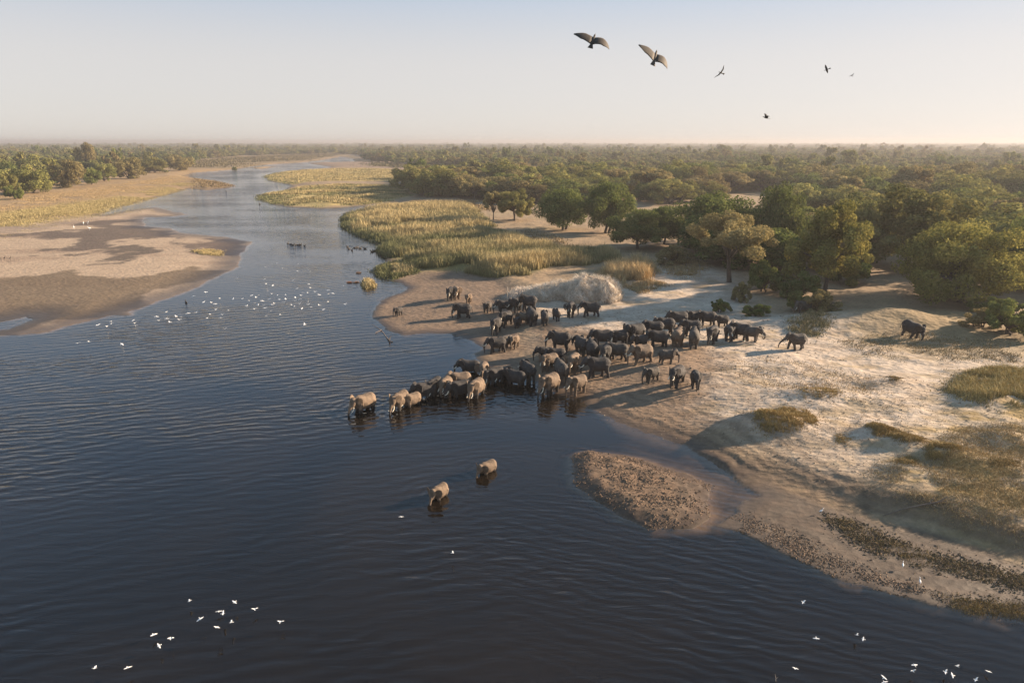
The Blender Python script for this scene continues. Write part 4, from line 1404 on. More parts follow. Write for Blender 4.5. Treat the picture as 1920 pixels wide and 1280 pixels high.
def elephant_mesh(name, head=0.0, yaw=0.0, ear=0.35, gait=0.0, trunk='hang', calf=False, tusk=True):
    """One continuous body, 2.7 m at the shoulder, facing +X, feet at z = 0."""
    bm = bmesh.new()
    X = Vector((1, 0, 0))
    Yv, Zv = Vector((0, 1, 0)), Vector((0, 0, 1))
    body = [(-1.62, 1.78, 0.12, 0.16), (-1.52, 1.74, 0.42, 0.46), (-1.28, 1.73, 0.62, 0.70), (-0.9, 1.69, 0.74, 0.84), (-0.45, 1.63, 0.81, 0.86),
            (0.0, 1.61, 0.83, 0.85), (0.42, 1.68, 0.78, 0.86), (0.78, 1.80, 0.66, 0.80), (1.08, 1.92, 0.50, 0.62), (1.32, 2.0, 0.36, 0.44)]
    ring_loft(bm, [(Vector((x, 0, z)), Yv * w, Zv * h) for x, z, w, h in body], 18)
    pivot = Vector((1.2, 0, 1.95))

    def hd(p):
        return rot_z(rot_y(p, pivot, head), pivot, yaw)
    hs = 1.12 if calf else 1.0
    skull = [(1.12, 2.02, 0.30, 0.36), (1.35, 2.14, 0.42, 0.50), (1.62, 2.16, 0.44, 0.52), (1.85, 2.06, 0.36, 0.46), (2.02, 1.90, 0.25, 0.33), (2.10, 1.78, 0.16, 0.20)]
    rings = []
    for x, z, w, h in skull:
        c = hd((x, 0, z))
        u = hd((x, w * hs, z)) - c
        v = hd((x - 0.25 * h, 0, z + 0.97 * h * hs)) - c
        rings.append((c, u, v))
    ring_loft(bm, rings, 14)
    # jaw
    limb(bm, [(hd((1.55, 0, 1.75)), 0.24), (hd((1.85, 0, 1.58)), 0.14), (hd((1.98, 0, 1.50)), 0.06)], 8)
    tb = hd((2.02, 0, 1.88))
    fw = (hd((3, 0, 1.88)) - tb).normalized()
    fw = Vector((fw.x, fw.y, 0)).normalized()
    if trunk == 'hang':
        tp = [(0, 0, .24), (.12, -.28, .20), (.18, -.65, .16), (.18, -1.05, .125), (.12, -1.42, .095), (.16, -1.70, .075)]
    elif trunk == 'drink':
        tp = [(0, 0, .24), (.16, -.25, .20), (.30, -.6, .16), (.42, -1.0, .125), (.50, -1.40, .095), (.52, -1.85, .075)]
    elif trunk == 'curl':
        tp = [(0, 0, .24), (.18, -.28, .20), (.26, -.62, .16), (.20, -.95, .125), (.0, -1.05, .10), (-.12, -.85, .08), (-.14, -.62, .07)]
    elif trunk == 'reach':
        tp = [(0, 0, .24), (.22, -.20, .20), (.50, -.40, .16), (.80, -.72, .125), (.95, -1.10, .10), (.92, -1.45, .08)]
    if trunk != 'curl':
        zt = tb.z + tp[-1][1]
        if zt < 0.06:
            k = (tb.z - 0.06) / -tp[-1][1]
            tp = [(a, b * k, r) for a, b, r in tp]
    limb(bm, [(tb + fw * a + Zv * b, r) for a, b, r in tp], 10)
    # legs
    for sy in (1, -1):
        g = gait * sy
        fx, rx = 0.78, -1.02
        limb(bm, [((fx, sy * .42, 1.75), .36), ((fx + .05 * g, sy * .42, 1.25), .29), ((fx + .28 * g, sy * .41, .78), .215), ((fx + .38 * g - .02, sy * .40, .35), .185),
                  ((fx + .42 * g, sy * .40, .14), .21), ((fx + .42 * g, sy * .40, 0.0), .225)], 12)
        g = -gait * sy
        limb(bm, [((rx, sy * .38, 1.72), .46), ((rx + .08 + .08 * g, sy * .39, 1.25), .37), ((rx + .10 + .30 * g, sy * .38, .82), .25), ((rx - .04 + .34 * g, sy * .37, .42), .185),
                  ((rx + .40 * g, sy * .37, .14), .20), ((rx + .42 * g, sy * .37, 0.0), .22)], 12)
    # tail
    limb(bm, [((-1.58, 0, 2.02), .09), ((-1.74, 0.02, 1.75), .06), ((-1.80, 0.04, 1.25), .05), ((-1.80, 0.05, .92), .06), ((-1.80, 0.05, .74), .035)], 7)
    # ears: broad African ear, root at the side of the head, swung out by 'ear'
    outline = [(0.02, 0.32), (-0.22, 0.52), (-0.58, 0.50), (-0.86, 0.22), (-0.90, -0.18), (-0.72, -0.58), (-0.46, -0.86), (-0.26, -0.62), (-0.08, -0.28)]
    for sy in (1, -1):
        root = Vector((1.48, sy * 0.38 * hs, 2.12))
        rows = []
        for th in (0.055, -0.055):
            row = []
            for a, b in outline:
                rr = -a
                px = root.x - rr * math.cos(ear) * 0.98
                py = root.y + sy * (rr * math.sin(ear) + 0.10 * math.sin(rr * 2.4) + th)
                row.append(bm.verts.new(hd((px, py, root.z + b))))
            rows.append(row)
        k = len(outline)
        f1 = bm.faces.new(rows[0])
        f2 = bm.faces.new(list(reversed(rows[1])))
        for i in range(k):
            bm.faces.new((rows[0][i], rows[1][i], rows[1][(i + 1) % k], rows[0][(i + 1) % k]))
    bmesh.ops.recalc_face_normals(bm, faces=bm.faces)
    raw = bpy.data.meshes.new(name + '_raw')
    bm.to_mesh(raw)
    bm.free()
    tmp = bpy.data.objects.new('tmp', raw)
    COL.objects.link(tmp)
    md = tmp.modifiers.new('r', 'REMESH')
    md.mode = 'VOXEL'
    md.voxel_size = 0.050
    sm = tmp.modifiers.new('s', 'SMOOTH')
    sm.factor = 0.5
    sm.iterations = 3
    dc = tmp.modifiers.new('d', 'DECIMATE')
    dc.ratio = 0.32
    dg = bpy.context.evaluated_depsgraph_get()
    me = bpy.data.meshes.new_from_object(tmp.evaluated_get(dg))
    me.name = name
    bpy.data.objects.remove(tmp)
    bpy.data.meshes.remove(raw)
    me.materials.clear()
    me.materials.append(M['hide'])
    me.polygons.foreach_set('use_smooth', np.ones(len(me.polygons), bool))
    tk = []
    if tusk and not calf:
        for sy in (1, -1):
            V, F = tubes([[(hd((1.86, sy * .24, 1.72)), .075), (hd((2.10, sy * .30, 1.50)), .065), (hd((2.36, sy * .30, 1.42)), .045), (hd((2.55, sy * .26, 1.46)), .012)]], 7)
            tk.append(np_mesh('tusk', V, F, M['ivory'], True))
    return me, tk


POSE = {
    'stand': elephant_mesh('stand', 0.10, 0.0, 0.35, 0.0, 'hang'),
    'walk': elephant_mesh('walk', 0.0, 0.05, 0.30, 0.8, 'hang'),
    'stride': elephant_mesh('stride', 0.15, -0.15, 0.45, -0.9, 'reach'),
    'drink': elephant_mesh('drink', 0.42, 0.0, 0.40, 0.2, 'drink'),
    'sip': elephant_mesh('sip', 0.15, 0.1, 0.50, -0.2, 'curl'),
    'turn': elephant_mesh('turn', 0.20, 0.55, 0.50, 0.3, 'hang'),
    'turn2': elephant_mesh('turn2', 0.20, -0.55, 0.50, -0.3, 'hang'),
    'alert': elephant_mesh('alert', -0.02, 0.0, 1.15, 0.2, 'hang'),
    'calf': elephant_mesh('calf', 0.12, 0.0, 0.45, 0.4, 'hang', True),
    'calfdrink': elephant_mesh('calfdrink', 0.30, 0.1, 0.9, -0.3, 'drink', True),
    'graze': elephant_mesh('graze', 0.55, 0.0, 0.40, 0.5, 'hang'),
}


eg = random.Random(9)


def elephant(u, v, hdg, pose, size, label, group='elephants of the herd', tilt=0.0):
    p = at(u, v)
    wet_foot = float(height(np.array([p.x]), np.array([p.y]))[0])
    z = p.z if wet_foot > 0 else max(wet_foot, -0.5)
    me, tk = POSE[pose]
    o = link('elephant', me)
    o.location = (p.x, p.y, z - 0.02)
    o.rotation_euler = (0, tilt, R(hdg))
    k = 0.83 * size / 2.7
    o.scale = (k * 0.93 * eg.uniform(0.95, 1.06), k * eg.uniform(0.88, 1.04), k * eg.uniform(0.96, 1.05))
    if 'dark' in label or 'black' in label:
        o.color = (0.044, 0.038, 0.034, 1)  # shaded look of these elephants painted into the hide colour
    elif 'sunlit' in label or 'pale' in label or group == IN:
        o.color = (0.155, 0.108, 0.072, 1)      # sunlit look painted into the hide, along with tan dust
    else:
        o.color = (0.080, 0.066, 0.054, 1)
    if wet_foot <= 0:
        o.color[3] = 0.0
    for t in tk:
        link('tusk', t, o)
    tag(o, label, 'elephant', group)


# sight line u, v of the feet; heading (0 right, 90 away, 180 left, 270 to camera); pose; shoulder height; label
IN = 'elephants drinking in the water'
SH = 'elephants crowded at the shore'
UP = 'elephants of the upper crowd'
for row in [
    (683, 768, 232, 'drink', 2.75, 'lone elephant standing farthest out in the water, facing left', IN),
    (750, 764, 250, 'drink', 2.7, 'elephant facing the camera in the water, leftmost of the wading cluster', IN),
    (772, 759, 228, 'sip', 2.2, 'smaller sunlit elephant beside the camera-facing one at the left of the wading cluster', IN),
    (797, 744, 215, 'stand', 2.7, 'dark elephant seen side-on behind the small sunlit wader', IN),
    (815, 736, 250, 'drink', 2.6, 'dark elephant facing the camera, third from the left in the water row', IN),
    (836, 734, 258, 'alert', 2.7, 'sunlit elephant facing the camera with ears spread, middle of the water row', IN),
    (862, 724, 200, 'stand', 2.6, 'elephant showing only its sunlit back behind the tusked drinker', IN),
    (862, 741, 215, 'sip', 2.6, 'dark tusked elephant curling its trunk to drink, middle of the water row', IN),
    (893, 741, 248, 'drink', 2.8, 'big sunlit elephant facing camera-left beside the tusked drinker', IN),
    (880, 697, 182, 'stand', 2.5, 'dark elephant facing left at the back of the water row', IN),
    (907, 703, 265, 'alert', 2.5, 'elephant with a pale head behind the big sunlit drinker', IN),
    (928, 716, 225, 'drink', 2.6, 'dark elephant just right of the big sunlit drinker', IN),
    (943, 712, 235, 'stand', 2.3, 'dark narrow elephant squeezed between two drinkers near the shore', IN),
    (966, 719, 150, 'sip', 2.6, 'dark elephant seen from behind with a pale tusk, at the shoreline', SH),
    (990, 712, 120, 'stand', 2.5, 'elephant with a sunlit rump right of the dark one at the shoreline', SH),
    (1030, 738, 232, 'drink', 2.9, 'large elephant with a sunlit back drinking at the shoreline, right part of the row', SH),
    (1082, 738, 222, 'stand', 2.6, 'sunlit elephant at the right end of the shoreline row', SH),
    (1052, 713, 105, 'stand', 2.8, 'tall elephant seen from behind, just behind the large shoreline drinker', SH),
    (1030, 693, 220, 'turn', 2.4, 'pale-backed elephant with turned head behind the shoreline drinkers', SH),
    (1075, 697, 250, 'alert', 2.7, 'elephant facing the camera with one sunlit ear, in the middle of the crowd', SH),
    (1120, 707, 186, 'walk', 2.8, 'big dark elephant side-on facing left, right of the camera-facing one', SH),
    (1136, 680, 250, 'stand', 2.6, 'elephant with sunlit stripes on its side behind the big dark side-on one', SH),
    (1156, 675, 172, 'walk', 2.6, 'side-on elephant with lit hind legs right of the striped one', SH),
    (1110, 672, 95, 'stand', 2.6, 'dark elephant seen from behind above the big side-on one', SH),
    (1091, 664, 120, 'turn2', 2.6, 'dark elephant with hidden head in the middle of the crowd', SH),
    (1022, 676, 186, 'calf', 2.1, 'small elephant with a sunlit back and dark head at the left of the crowd', SH),
    (1042, 682, 182, 'turn', 2.3, 'very dark elephant in shade below the domed one', SH),
    (1050, 657, 168, 'stand', 2.8, 'big dark elephant with a domed back at the left of the crowd', SH),
    (1128, 650, 187, 'sip', 2.7, 'dark elephant with a pale tusk facing left at the top of the crowd', SH),
    (1160, 647, 205, 'turn', 2.5, 'dark elephant with its head turned, right of the one with the pale tusk', SH),
    (930, 625, 255, 'stand', 2.7, 'elephant facing the camera, half sunlit half dark, at the left of the spit crowd', UP),
    (931, 661, 200, 'walk', 2.5, 'dark elephant with sunlit rump by the water edge below the spit crowd', UP),
    (949, 654, 235, 'turn', 2.3, 'elephant behind the one at the water edge, head turned', UP),
    (965, 652, 250, 'calf', 2.0, 'small sunlit elephant right of the pair by the water edge', UP),
    (948, 611, 240, 'walk', 2.6, 'dark elephant striding towards the water at the left of the spit crowd', UP),
    (970, 613, 255, 'calf', 1.8, 'pale calf among dark adults in the spit crowd', UP),
    (981, 606, 150, 'calf', 1.9, 'grey calf next to the pale one in the spit crowd', UP),
    (997, 608, 100, 'stand', 2.8, 'big dark elephant seen from behind in the middle of the spit crowd', UP),
    (1021, 608, 95, 'stand', 2.2, 'round dark rump right of the biggest one in the spit crowd', UP),
    (1043, 601, 110, 'calf', 1.8, 'small dark calf at the right of the spit crowd, seen from behind', UP),
    (991, 582, 176, 'graze', 2.7, 'long dark back at the far side of the spit crowd', UP),
    (945, 586, 200, 'stand', 2.5, 'dark elephant at the far left of the spit crowd', UP),
    (967, 584, 230, 'turn2', 2.6, 'dark elephant facing the camera at the far side of the spit crowd', UP),
    (1070, 593, 260, 'alert', 2.6, 'dark elephant facing the camera with ears out, before the reed heap', UP),
    (1107, 593, 181, 'walk', 2.7, 'dark elephant walking left alone at the right end of the spit crowd', UP),
    (914, 585, 250, 'calf', 2.0, 'thin calf on the brown spit left of the spit crowd', UP),
    (1190, 642, 214, 'alert', 2.9, 'large dark elephant with broad ears at the left of the sand crowd', UP),
    (1224, 632, 181, 'stand', 2.7, 'long dark body behind the broad-eared elephant', UP),
    (1245, 626, 176, 'turn', 2.6, 'dark elephant in the second row of the sand crowd', UP),
    (1270, 613, 190, 'stand', 2.8, 'tall dark elephant at the far side of the sand crowd', UP),
    (1299, 609, 200, 'walk', 2.4, 'dark elephant at the far side of the sand crowd, second from its tall neighbour', UP),
    (1325, 611, 181, 'graze', 2.6, 'dark elephant with lowered head at the far side of the sand crowd', UP),
    (1353, 613, 190, 'calf', 2.0, 'small dark elephant at the far right side of the sand crowd', UP),
    (1295, 629, 180, 'stand', 2.6, 'dark long back in the middle of the sand crowd', UP),
    (1270, 649, 65, 'stand', 2.7, 'greyish elephant from behind with a sunlit trunk gap, front of the sand crowd', UP),
    (1300, 653, 75, 'walk', 2.8, 'round grey elephant rump with tail, front middle of the sand crowd', UP),
    (1335, 642, 240, 'drink', 2.6, 'dark elephant with a sunlit right edge, right part of the sand crowd', UP),
    (1366, 637, 258, 'stand', 2.4, 'elephant facing the camera between two dark ones at the right of the sand crowd', UP),
    (1388, 637, 150, 'turn', 2.7, 'broad dark elephant near the right end of the sand crowd', UP),
    (1408, 639, 320, 'sip', 2.4, 'tusked elephant facing right at the right end of the sand crowd', UP),
    (1233, 651, 182, 'graze', 2.6, 'dark elephant side-on behind the light grey walker', UP),
    (1200, 652, 200, 'calf', 2.0, 'small dark elephant under the broad-eared one', UP),
    (1202, 681, 202, 'walk', 2.8, 'light grey elephant walking left with a sunlit rump, before the sand crowd', UP),
    (1250, 681, 2, 'calf', 2.0, 'young elephant facing right, before the sand crowd', UP),
    (1221, 716, 215, 'calf', 2.0, 'young elephant facing left, leftmost of the trio on open sand', 'trio on open sand'),
    (1268, 722, 236, 'walk', 2.6, 'black-looking elephant in the middle of the trio on open sand', 'trio on open sand'),
    (1303, 726, 262, 'calf', 2.15, 'small dark elephant, rightmost of the trio on open sand', 'trio on open sand'),
    (1492, 655, 186, 'stride', 2.5, 'single elephant walking left across the sand right of the herd', 'stragglers'),
    (1506, 588, 185, 'graze', 2.3, 'elephant half hidden in the shade of the scrubby bush', 'stragglers'),
    (845, 562, 262, 'stand', 2.5, 'dark elephant of the close pair on the far side of the brown spit', 'elephants on the brown spit'),
    (856, 560, 285, 'turn2', 2.5, 'sunlit-faced elephant of the close pair on the far side of the brown spit', 'elephants on the brown spit'),
    (879, 568, 262, 'calf', 1.8, 'pale calf alone right of the close pair on the brown spit', 'elephants on the brown spit'),
    (868, 596, 186, 'graze', 2.7, 'dark elephant grazing left in the middle of the brown spit', 'elephants on the brown spit'),
    (747, 592, 240, 'calf', 1.7, 'small dark calf alone at the tip of the brown spit', 'elephants on the brown spit'),
    (824, 932, 240, 'calfdrink', 1.85, 'calf with spread ears in deep water, the nearest elephant to the camera', IN),
    (914, 884, 228, 'calfdrink', 1.75, 'small calf alone in the water behind the nearest one', IN),
]:
    elephant(*row)
elephant(1703, 632, 300, 'graze', 2.7, 'big dark bull with lowered head climbing down the dune at the right', 'stragglers', 0.22)

# ---------------------------------------------------------------- birds
def bird_mesh(name, span, flap, body_c, wing_c, tail_c, bank=0.0, fold=0.0, seed=0, chord=0.22):
    """Bird in flight facing +X: spindle body, head, tail fan and two cambered wings, one mesh."""
    bm = bmesh.new()
    lay = []
    Zv, Yv = Vector((0, 0, 1)), Vector((0, 1, 0))
    L = span * 0.42
    n0 = 0
    b = [(-.50, 0, .012), (-.34, .005, .05), (-.08, 0, .105), (.14, .01, .10), (.30, .03, .06), (.38, .05, .055), (.46, .055, .045), (.52, .05, .014), (.66, .035, .004)]
    ring_loft(bm, [(Vector((x * L, 0, z * L)), Yv * r * L, Zv * r * L * 0.9) for x, z, r in b], 8)
    lay += [body_c] * (len(bm.verts) - len(lay))
    ring_loft(bm, [(Vector((-.30 * L, 0, .01 * L)), Yv * .05 * L, Zv * .02 * L), (Vector((-.78 * L, 0, .0)), Yv * .16 * L, Zv * .006 * L)], 6)
    lay += [tail_c] * (len(bm.verts) - len(lay))
    for sy in (1, -1):
        rings = []
        f = flap if isinstance(flap, float) else flap[0 if sy > 0 else 1]
        p = Vector((.12 * L, sy * .06 * L, .05 * L))
        segs = 7
        cs = []
        for i in range(segs + 1):
            t = i / segs
            ch = span * chord * (1.0 - 0.25 * t - 0.68 * max(0, t - 0.55) / 0.45 * 0.9)
            ang = f[0] + f[1] * t if isinstance(f, tuple) else f * (1 - 1.5 * t)
            sweep = fold * (0.5 * t if t < 0.45 else 0.22 - 0.9 * (t - 0.45))
            rings.append((p + Vector((sweep * span * 0.5 - ch * 0.35, 0, 0)), Vector((ch * 0.5, 0, 0)), Zv * (0.030 * span * (1 - 0.85 * t) * 0.35 + 0.003)))
            cs.append(t)
            p = p + Vector((0, sy * math.cos(ang), math.sin(ang))) * (span * 0.46 / segs)
        before = len(bm.verts)
        ring_loft(bm, rings, 8)
        for i, t in enumerate(cs):
            for k in range(8):
                rear = math.cos(2 * math.pi * k / 8) < -0.2
                c = Vector(wing_c[1]) if (t > 0.72 or rear) else Vector(wing_c[0])
                lay.append(tuple(c))
    bmesh.ops.recalc_face_normals(bm, faces=bm.faces)
    me = bpy.data.meshes.new(name)
    bm.to_mesh(me)
    bm.free()
    a = me.attributes.new('blade', 'FLOAT_COLOR', 'POINT')
    a.data.foreach_set('color', np.array([(*c, 1.0) for c in lay], np.float32).ravel())
    me.polygons.foreach_set('use_smooth', np.ones(len(me.polygons), bool))
    me.materials.append(M['birdcol'])
    return me


WH = (0.80, 0.78, 0.74)
EGRET = [bird_mesh('egret_a', 0.95, 0.55, WH, (WH, WH), WH), bird_mesh('egret_b', 0.95, -0.25, WH, (WH, WH), WH, 0, 0.2),
         bird_mesh('egret_c', 0.9, 0.95, WH, (WH, WH), WH), bird_mesh('egret_d', 0.9, 0.15, WH, (WH, WH), WH, 0, 0.3)]


def standing_bird(name, c, h=0.55):
    bm = bmesh.new()
    limb(bm, [((-.26, 0, h * .62), .01), ((-.14, 0, h * .68), .06), ((.02, 0, h * .74), .09), ((.12, 0, h * .80), .06), ((.17, 0, h * .95), .03),
              ((.15, 0, h * 1.12), .025), ((.19, 0, h * 1.22), .035), ((.25, 0, h * 1.22), .02), ((.34, 0, h * 1.19), .004)], 8)
    for sy in (1, -1):
        limb(bm, [((.0, sy * .035, h * .68), .012), ((.01, sy * .035, h * .35), .008), ((.0, sy * .035, 0), .008), ((.06, sy * .035, 0.005), .006)], 5)
    me = bpy.data.meshes.new(name)
    bm.to_mesh(me)
    bm.free()
    me.materials.append(c)
    me.polygons.foreach_set('use_smooth', np.ones(len(me.polygons), bool))
    return me


def duck_mesh():
    bm = bmesh.new()
    limb(bm, [((-.40, 0, .16), .02), ((-.28, 0, .12), .09), ((-.05, 0, .10), .15), ((.14, 0, .11), .13), ((.22, 0, .18), .07), ((.24, 0, .30), .05), ((.26, 0, .38), .065), ((.33, 0, .38), .04), ((.43, 0, .36), .015)], 9)
    me = bpy.data.meshes.new('duck')
    bm.to_mesh(me)
    bm.free()
    me.materials.append(M['darkbird'])
    me.polygons.foreach_set('use_smooth', np.ones(len(me.polygons), bool))
    return me


STAND = standing_bird('egret_standing', M['whitebird'])
DARKSTAND = standing_bird('stork_standing', M['darkbird'], 0.8)
DUCK = duck_mesh()
bg_ = random.Random(4)


def flying(u, v, z, me, label, group, s=1.0, hdg=None, name='white_bird'):
    x, y = G(u, v, z)
    o = link(name, me)
    o.location = (x, y, z)
    o.rotation_euler = (bg_.uniform(-.3, .3), bg_.uniform(-.25, .25), R(hdg) if hdg is not None else bg_.uniform(0, 6.28))
    o.scale = (s,) * 3
    tag(o, label, 'bird', group)
    return o


FL = 'flock over the river'
flock = [(612, 515), (545, 545), (562, 572), (610, 555), (635, 583), (615, 560), (675, 546), (707, 548), (697, 566), (755, 523), (808, 520), (882, 556),
         (900, 532), (970, 553), (985, 533), (1024, 505), (943, 498), (936, 460), (910, 452), (860, 449), (875, 384), (790, 410), (967, 425), (1057, 427),
         (1083, 292), (1265, 296), (1277, 328), (1320, 338), (1285, 375), (1118, 425), (1145, 475), (1200, 455), (1200, 495), (1223, 465), (1260, 470), (1270, 488),
         (1305, 508), (1277, 540), (1368, 535), (1297, 430), (1312, 395), (1225, 402), (1210, 418), (1180, 405), (1160, 440), (1250, 440), (1330, 458), (1312, 466),
         (1352, 405), (1362, 430), (1405, 403), (1405, 428), (1395, 450), (1443, 465), (1463, 480), (1470, 418), (1468, 440), (1500, 430), (1500, 460), (1515, 492),
         (1510, 405), (1525, 385), (1553, 388), (1483, 358), (1458, 305), (1560, 328), (1572, 355), (1555, 445), (1557, 465), (1578, 482), (1603, 382), (1630, 400),
         (1630, 470), (1660, 497), (1690, 448), (1690, 370), (1692, 395), (1720, 390), (1803, 465), (1793, 340), (1530, 598), (1350, 190), (1385, 225), (1270, 215),
         (1490, 195), (1485, 242), (1560, 235), (1550, 225), (1570, 245), (1715, 190), (215, 612), (245, 592), (240, 580), (388, 570), (400, 590), (405, 605), (1002, 627),
         (315, 728), (90, 715), (20, 722), (155, 603)]
for i, (X, Y) in enumerate(flock):
    flying(140 + X / 3.556, 440 + Y / 3.556, bg_.uniform(0.25, 1.0), EGRET[i % 4], 'small white bird in the flock low over the river beside the sandbar', FL, 0.75 if Y > 260 else 0.5)
for i, (X, Y) in enumerate([(612, 447), (745, 492), (764, 503), (815, 452), (905, 483), (660, 527), (800, 543), (735, 565), (1022, 540), (452, 597), (527, 617), (475, 648), (187, 748), (335, 745)]):
    flying(100 + X / 2.4, 940 + Y / 2.4, bg_.uniform(0.2, 0.7), EGRET[i % 4], 'small white bird over dark water at the lower left of the frame', 'white birds lower left', 0.42)
flying(752, 968, 0.5, EGRET[1], 'white bird over dark water below the nearest calf', None, 0.38)
flying(849, 1036, 0.5, EGRET[2], 'lone white bird in the middle of the dark foreground water', None, 0.42)
for i, (X, Y) in enumerate([(1018, 848), (1070, 995), (1238, 982), (1262, 998), (985, 1120), (1472, 1103), (1467, 1130), (1347, 1155), (1600, 1133), (1627, 1145), (1648, 1110), (1775, 1131), (1725, 1165), (1350, 1173)]):
    flying(1040 + X * 0.4583, 740 + Y * 0.4583, bg_.uniform(0.15, 0.6), EGRET[i % 4], 'small white bird over dark water at the lower right of the frame', 'white birds lower right', 0.36)


def standing(u, v, me, label, group, s=1.0, name='white_bird'):
    p = at(u, v)
    o = link(name, me)
    o.location = p
    o.rotation_euler = (0, 0, bg_.uniform(0, 6.28))
    o.scale = (s,) * 3
    tag(o, label, 'bird', group)


for u, v in ((1692, 1065), (1724, 1096), (1539, 963)):
    standing(u, v, STAND, 'white wading bird standing on the wet mud flat', 'waders on the mud flat', 0.6)
for u, v in ((139, 430), (157, 422), (165, 421), (168, 432)):
    standing(u, v, STAND, 'pale wader standing on the wet patch of the sandbar', 'waders on the sandbar', 1.6)
for u, v in ((3, 492), (9, 489), (20, 489)):
    standing(u, v, DARKSTAND, 'tiny dark bird on the sandbar by the left frame edge', 'dark birds on the sandbar', 1.0, 'dark_bird')


def swimming(u, v, label, group, s):
    x, y = G(u, v, 0.05)
    o = link('dark_waterfowl', DUCK)
    o.location = (x, y, -0.02)
    o.rotation_euler = (0, 0, bg_.uniform(0, 6.28))
    o.scale = (s,) * 3
    tag(o, label, 'duck', group)


for X, Y in ((240, 588), (255, 595), (268, 598), (283, 597), (297, 598), (310, 597), (333, 603)):
    swimming(460 + X / 3, 260 + Y / 3, 'dark waterfowl in the line in mid river', 'waterfowl line in mid river', 1.15)
for X, Y in ((575, 608), (583, 620), (600, 628), (617, 614), (632, 612), (648, 617), (672, 619), (712, 636), (725, 632)):
    swimming(460 + X / 3, 260 + Y / 3, 'dark waterfowl in the group close to the reed bed', 'waterfowl by the reeds', 1.3)
swimming(349, 567, 'lone dark waterfowl near the sandbar edge', None, 1.1)
swimming(487, 383, 'dark waterfowl near the tip of the golden spit', None, 1.8)
swimming(424, 359, 'dark waterfowl near the brown point on the far left bank', None, 1.8)


def sky_bird(u, v, dist, me, rot, label, s=1.0, name='flying_bird', cat='bird'):
    a, b = (u - 960) / 1280.0, (640 - v) / 1280.0
    d = Vector((a, CP + b * SP, -SP + b * CP)).normalized()
    o = link(name, me)
    o.location = Vector((0, 0, CAM_H)) + d * dist
    o.rotation_euler = rot
    o.scale = (s,) * 3
    tag(o, label, cat)


DK, MD, PL = (0.03, 0.025, 0.02), (0.08, 0.062, 0.045), (0.055, 0.043, 0.031)
BIG1 = bird_mesh('big_bird_a', 1.75, ((0.25, -0.5), (0.30, -1.5)), (0.05, 0.04, 0.03), (PL, (0.04, 0.03, 0.02)), DK, 0, 0.25, 0, 0.30)
BIG2 = bird_mesh('big_bird_b', 1.7, ((0.35, -0.4), (0.20, -1.5)), MD, (PL, (0.06, 0.045, 0.03)), MD, 0, 0.25, 0, 0.30)
SW = bird_mesh('swift', 0.7, 0.5, DK, (DK, DK), DK, 0, -0.6, 0, 0.13)
SW2 = bird_mesh('dark_flier', 0.9, 0.9, DK, (DK, DK), DK, 0, 0.2, 0, 0.18)
sky_bird(1112, 76, 31, BIG1, (R(18), R(-38), R(70)), 'large brown bird with pale wings and drooped right wing, left of the two big ones')
sky_bird(1228, 107, 30, BIG2, (R(30), R(-40), R(70)), 'large pale brown bird gliding just right of the other big one')
sky_bird(1352, 137, 34, SW, (R(50), R(-10), R(215)), 'small swift-like dark bird right of the two large ones')
sky_bird(1550, 131, 45, SW2, (R(60), R(20), R(150)), 'thin dark bird near the top right, left of its tiny neighbour', 0.7)
sky_bird(1597, 142, 48, SW, (R(30), R(-20), R(200)), 'tiny dark bird, rightmost of the top right pair', 0.55)
sky_bird(1436, 221, 38, SW2, (R(-15), R(-12), R(185)), 'dark bird with a raised wing flying low over the horizon', 0.9)
sky_bird(1109, 234, 60, SW, (0, 0, 1), 'speck of a bird above the horizon near the middle', 0.25)


# ---------------------------------------------------------------- driftwood, post, floating plants
def wood(name, label, cat, paths, mat, loc):
    V, F = tubes(paths, 7)
    o = link(name, np_mesh(name, V, F, M[mat], True))
    o.location = loc
    tag(o, label, cat)


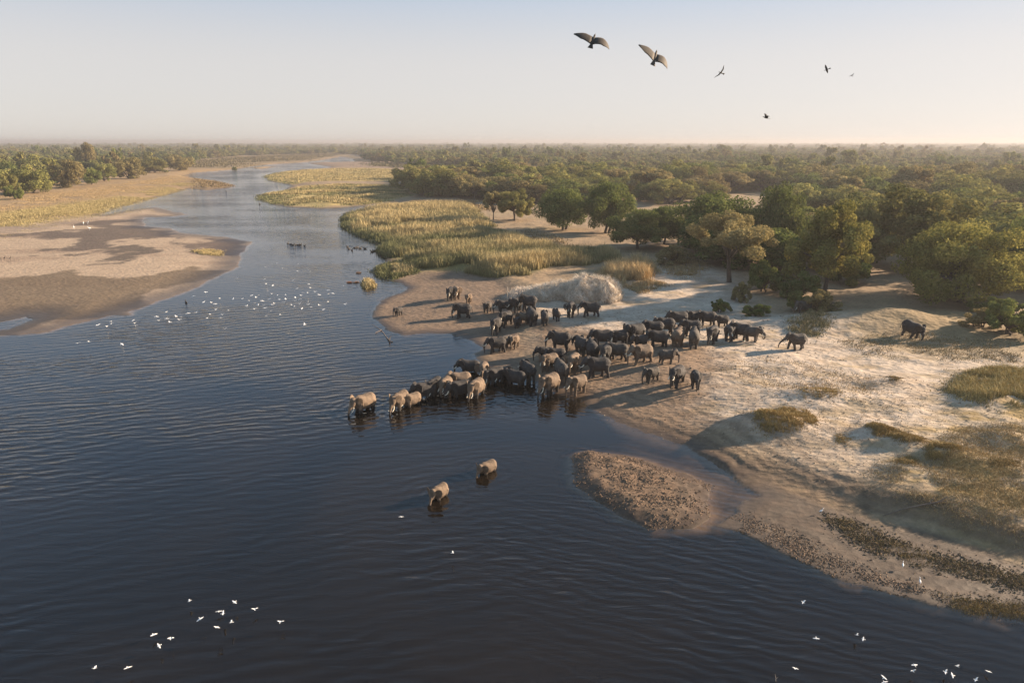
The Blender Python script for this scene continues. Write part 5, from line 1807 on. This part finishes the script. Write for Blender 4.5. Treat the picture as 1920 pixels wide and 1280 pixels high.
p0 = Vector((*G(730, 640, 0), 0))
a0 = Vector((*G(697, 608, 0), 0)) - p0
wood('drift_branch', 'greyish waterlogged branch lying in the shallows off the brown spit', 'branch', [
    [(a0, .02), (a0 * .6 + Vector((.4, .1, .03)), .04), (a0 * .25 + Vector((.2, 0, .02)), .05), ((0, 0, .12), .07), ((.5, -.4, .03), .04)],
    [((0, 0, .2), .08), ((.1, .1, .55), .05), ((.3, .2, .7), .02)], [(a0 * .6 + Vector((.4, .1, .10)), .05), (a0 * .5 + Vector((-.6, -.3, .06)), .02)]], 'deadwood', p0)
p0 = at(951, 568)
wood('wooden_post', 'thin upright post with a pale top by the reed heap', 'post', [[((0, 0, -.3), .07), ((.02, 0, 1.0), .065), ((.05, 0, 1.9), .06), ((.04, 0, 2.4), .09), ((.04, 0, 2.45), .03)]], 'palewood', p0)
p0 = at(1655, 967)
a0 = at(1755, 954) - p0
wood('dead_branch', 'dark fallen branch lying on the bank above the mud flat', 'branch', [
    [((0, 0, .02), .02), (a0 * .35 + Vector((0, .1, .12)), .035), (a0 * .7 + Vector((0, 0, .18)), .05), (a0 + Vector((0, 0, .12)), .05), (a0 * 1.2 + Vector((0, .1, .28)), .02)],
    [(a0 * .85 + Vector((0, 0, .15)), .035), (a0 * .95 + Vector((.1, .25, .5)), .015)], [(a0 + Vector((0, 0, .12)), .035), (a0 * 1.15 + Vector((0, -.3, .3)), .012)]], 'deadwood', p0)
p0 = Vector((*G(1455, 1276, 0), 0))
wood('twig', 'thin bare twig poking out of the water at the bottom frame edge', 'twig', [[((0, 0, -.1), .012), ((-.03, 0, .2), .010), ((-.08, .02, .38), .004)], [((-.02, 0, .12), .008), ((.08, 0, .22), .003)]], 'palewood', p0)


def raft(u, v, sx, label, c1):
    x, y = G(u, v, 0)
    g = np.random.default_rng(int(u))
    q = np.stack([g.normal(0, sx, 60), g.normal(0, sx * 0.8, 60)], 1)
    n = len(q)
    V, F, C_ = blades(np.concatenate([q, np.zeros((n, 1))], 1), 0.28, 5, 0.02, np.array(c1) * 0.6, np.array(c1) * 1.6, g, 0.9, 0.06)
    o = link('floating_plants', np_mesh('floating_plants', V, F, M['grass'], False, [('blade', 'FLOAT_COLOR', C_)]))
    o.location = (x, y, -0.03)
    tag(o, label, 'water plants')


raft(656, 530, 0.25, 'reddish brown clump of floating plants left of the yellow tuft', (0.22, 0.10, 0.05))
raft(668, 530, 0.2, 'second reddish clump of floating plants, next to the yellow tuft', (0.26, 0.13, 0.06))
raft(672, 512, 0.2, 'small brown floating clump above the reddish ones', (0.16, 0.09, 0.05))
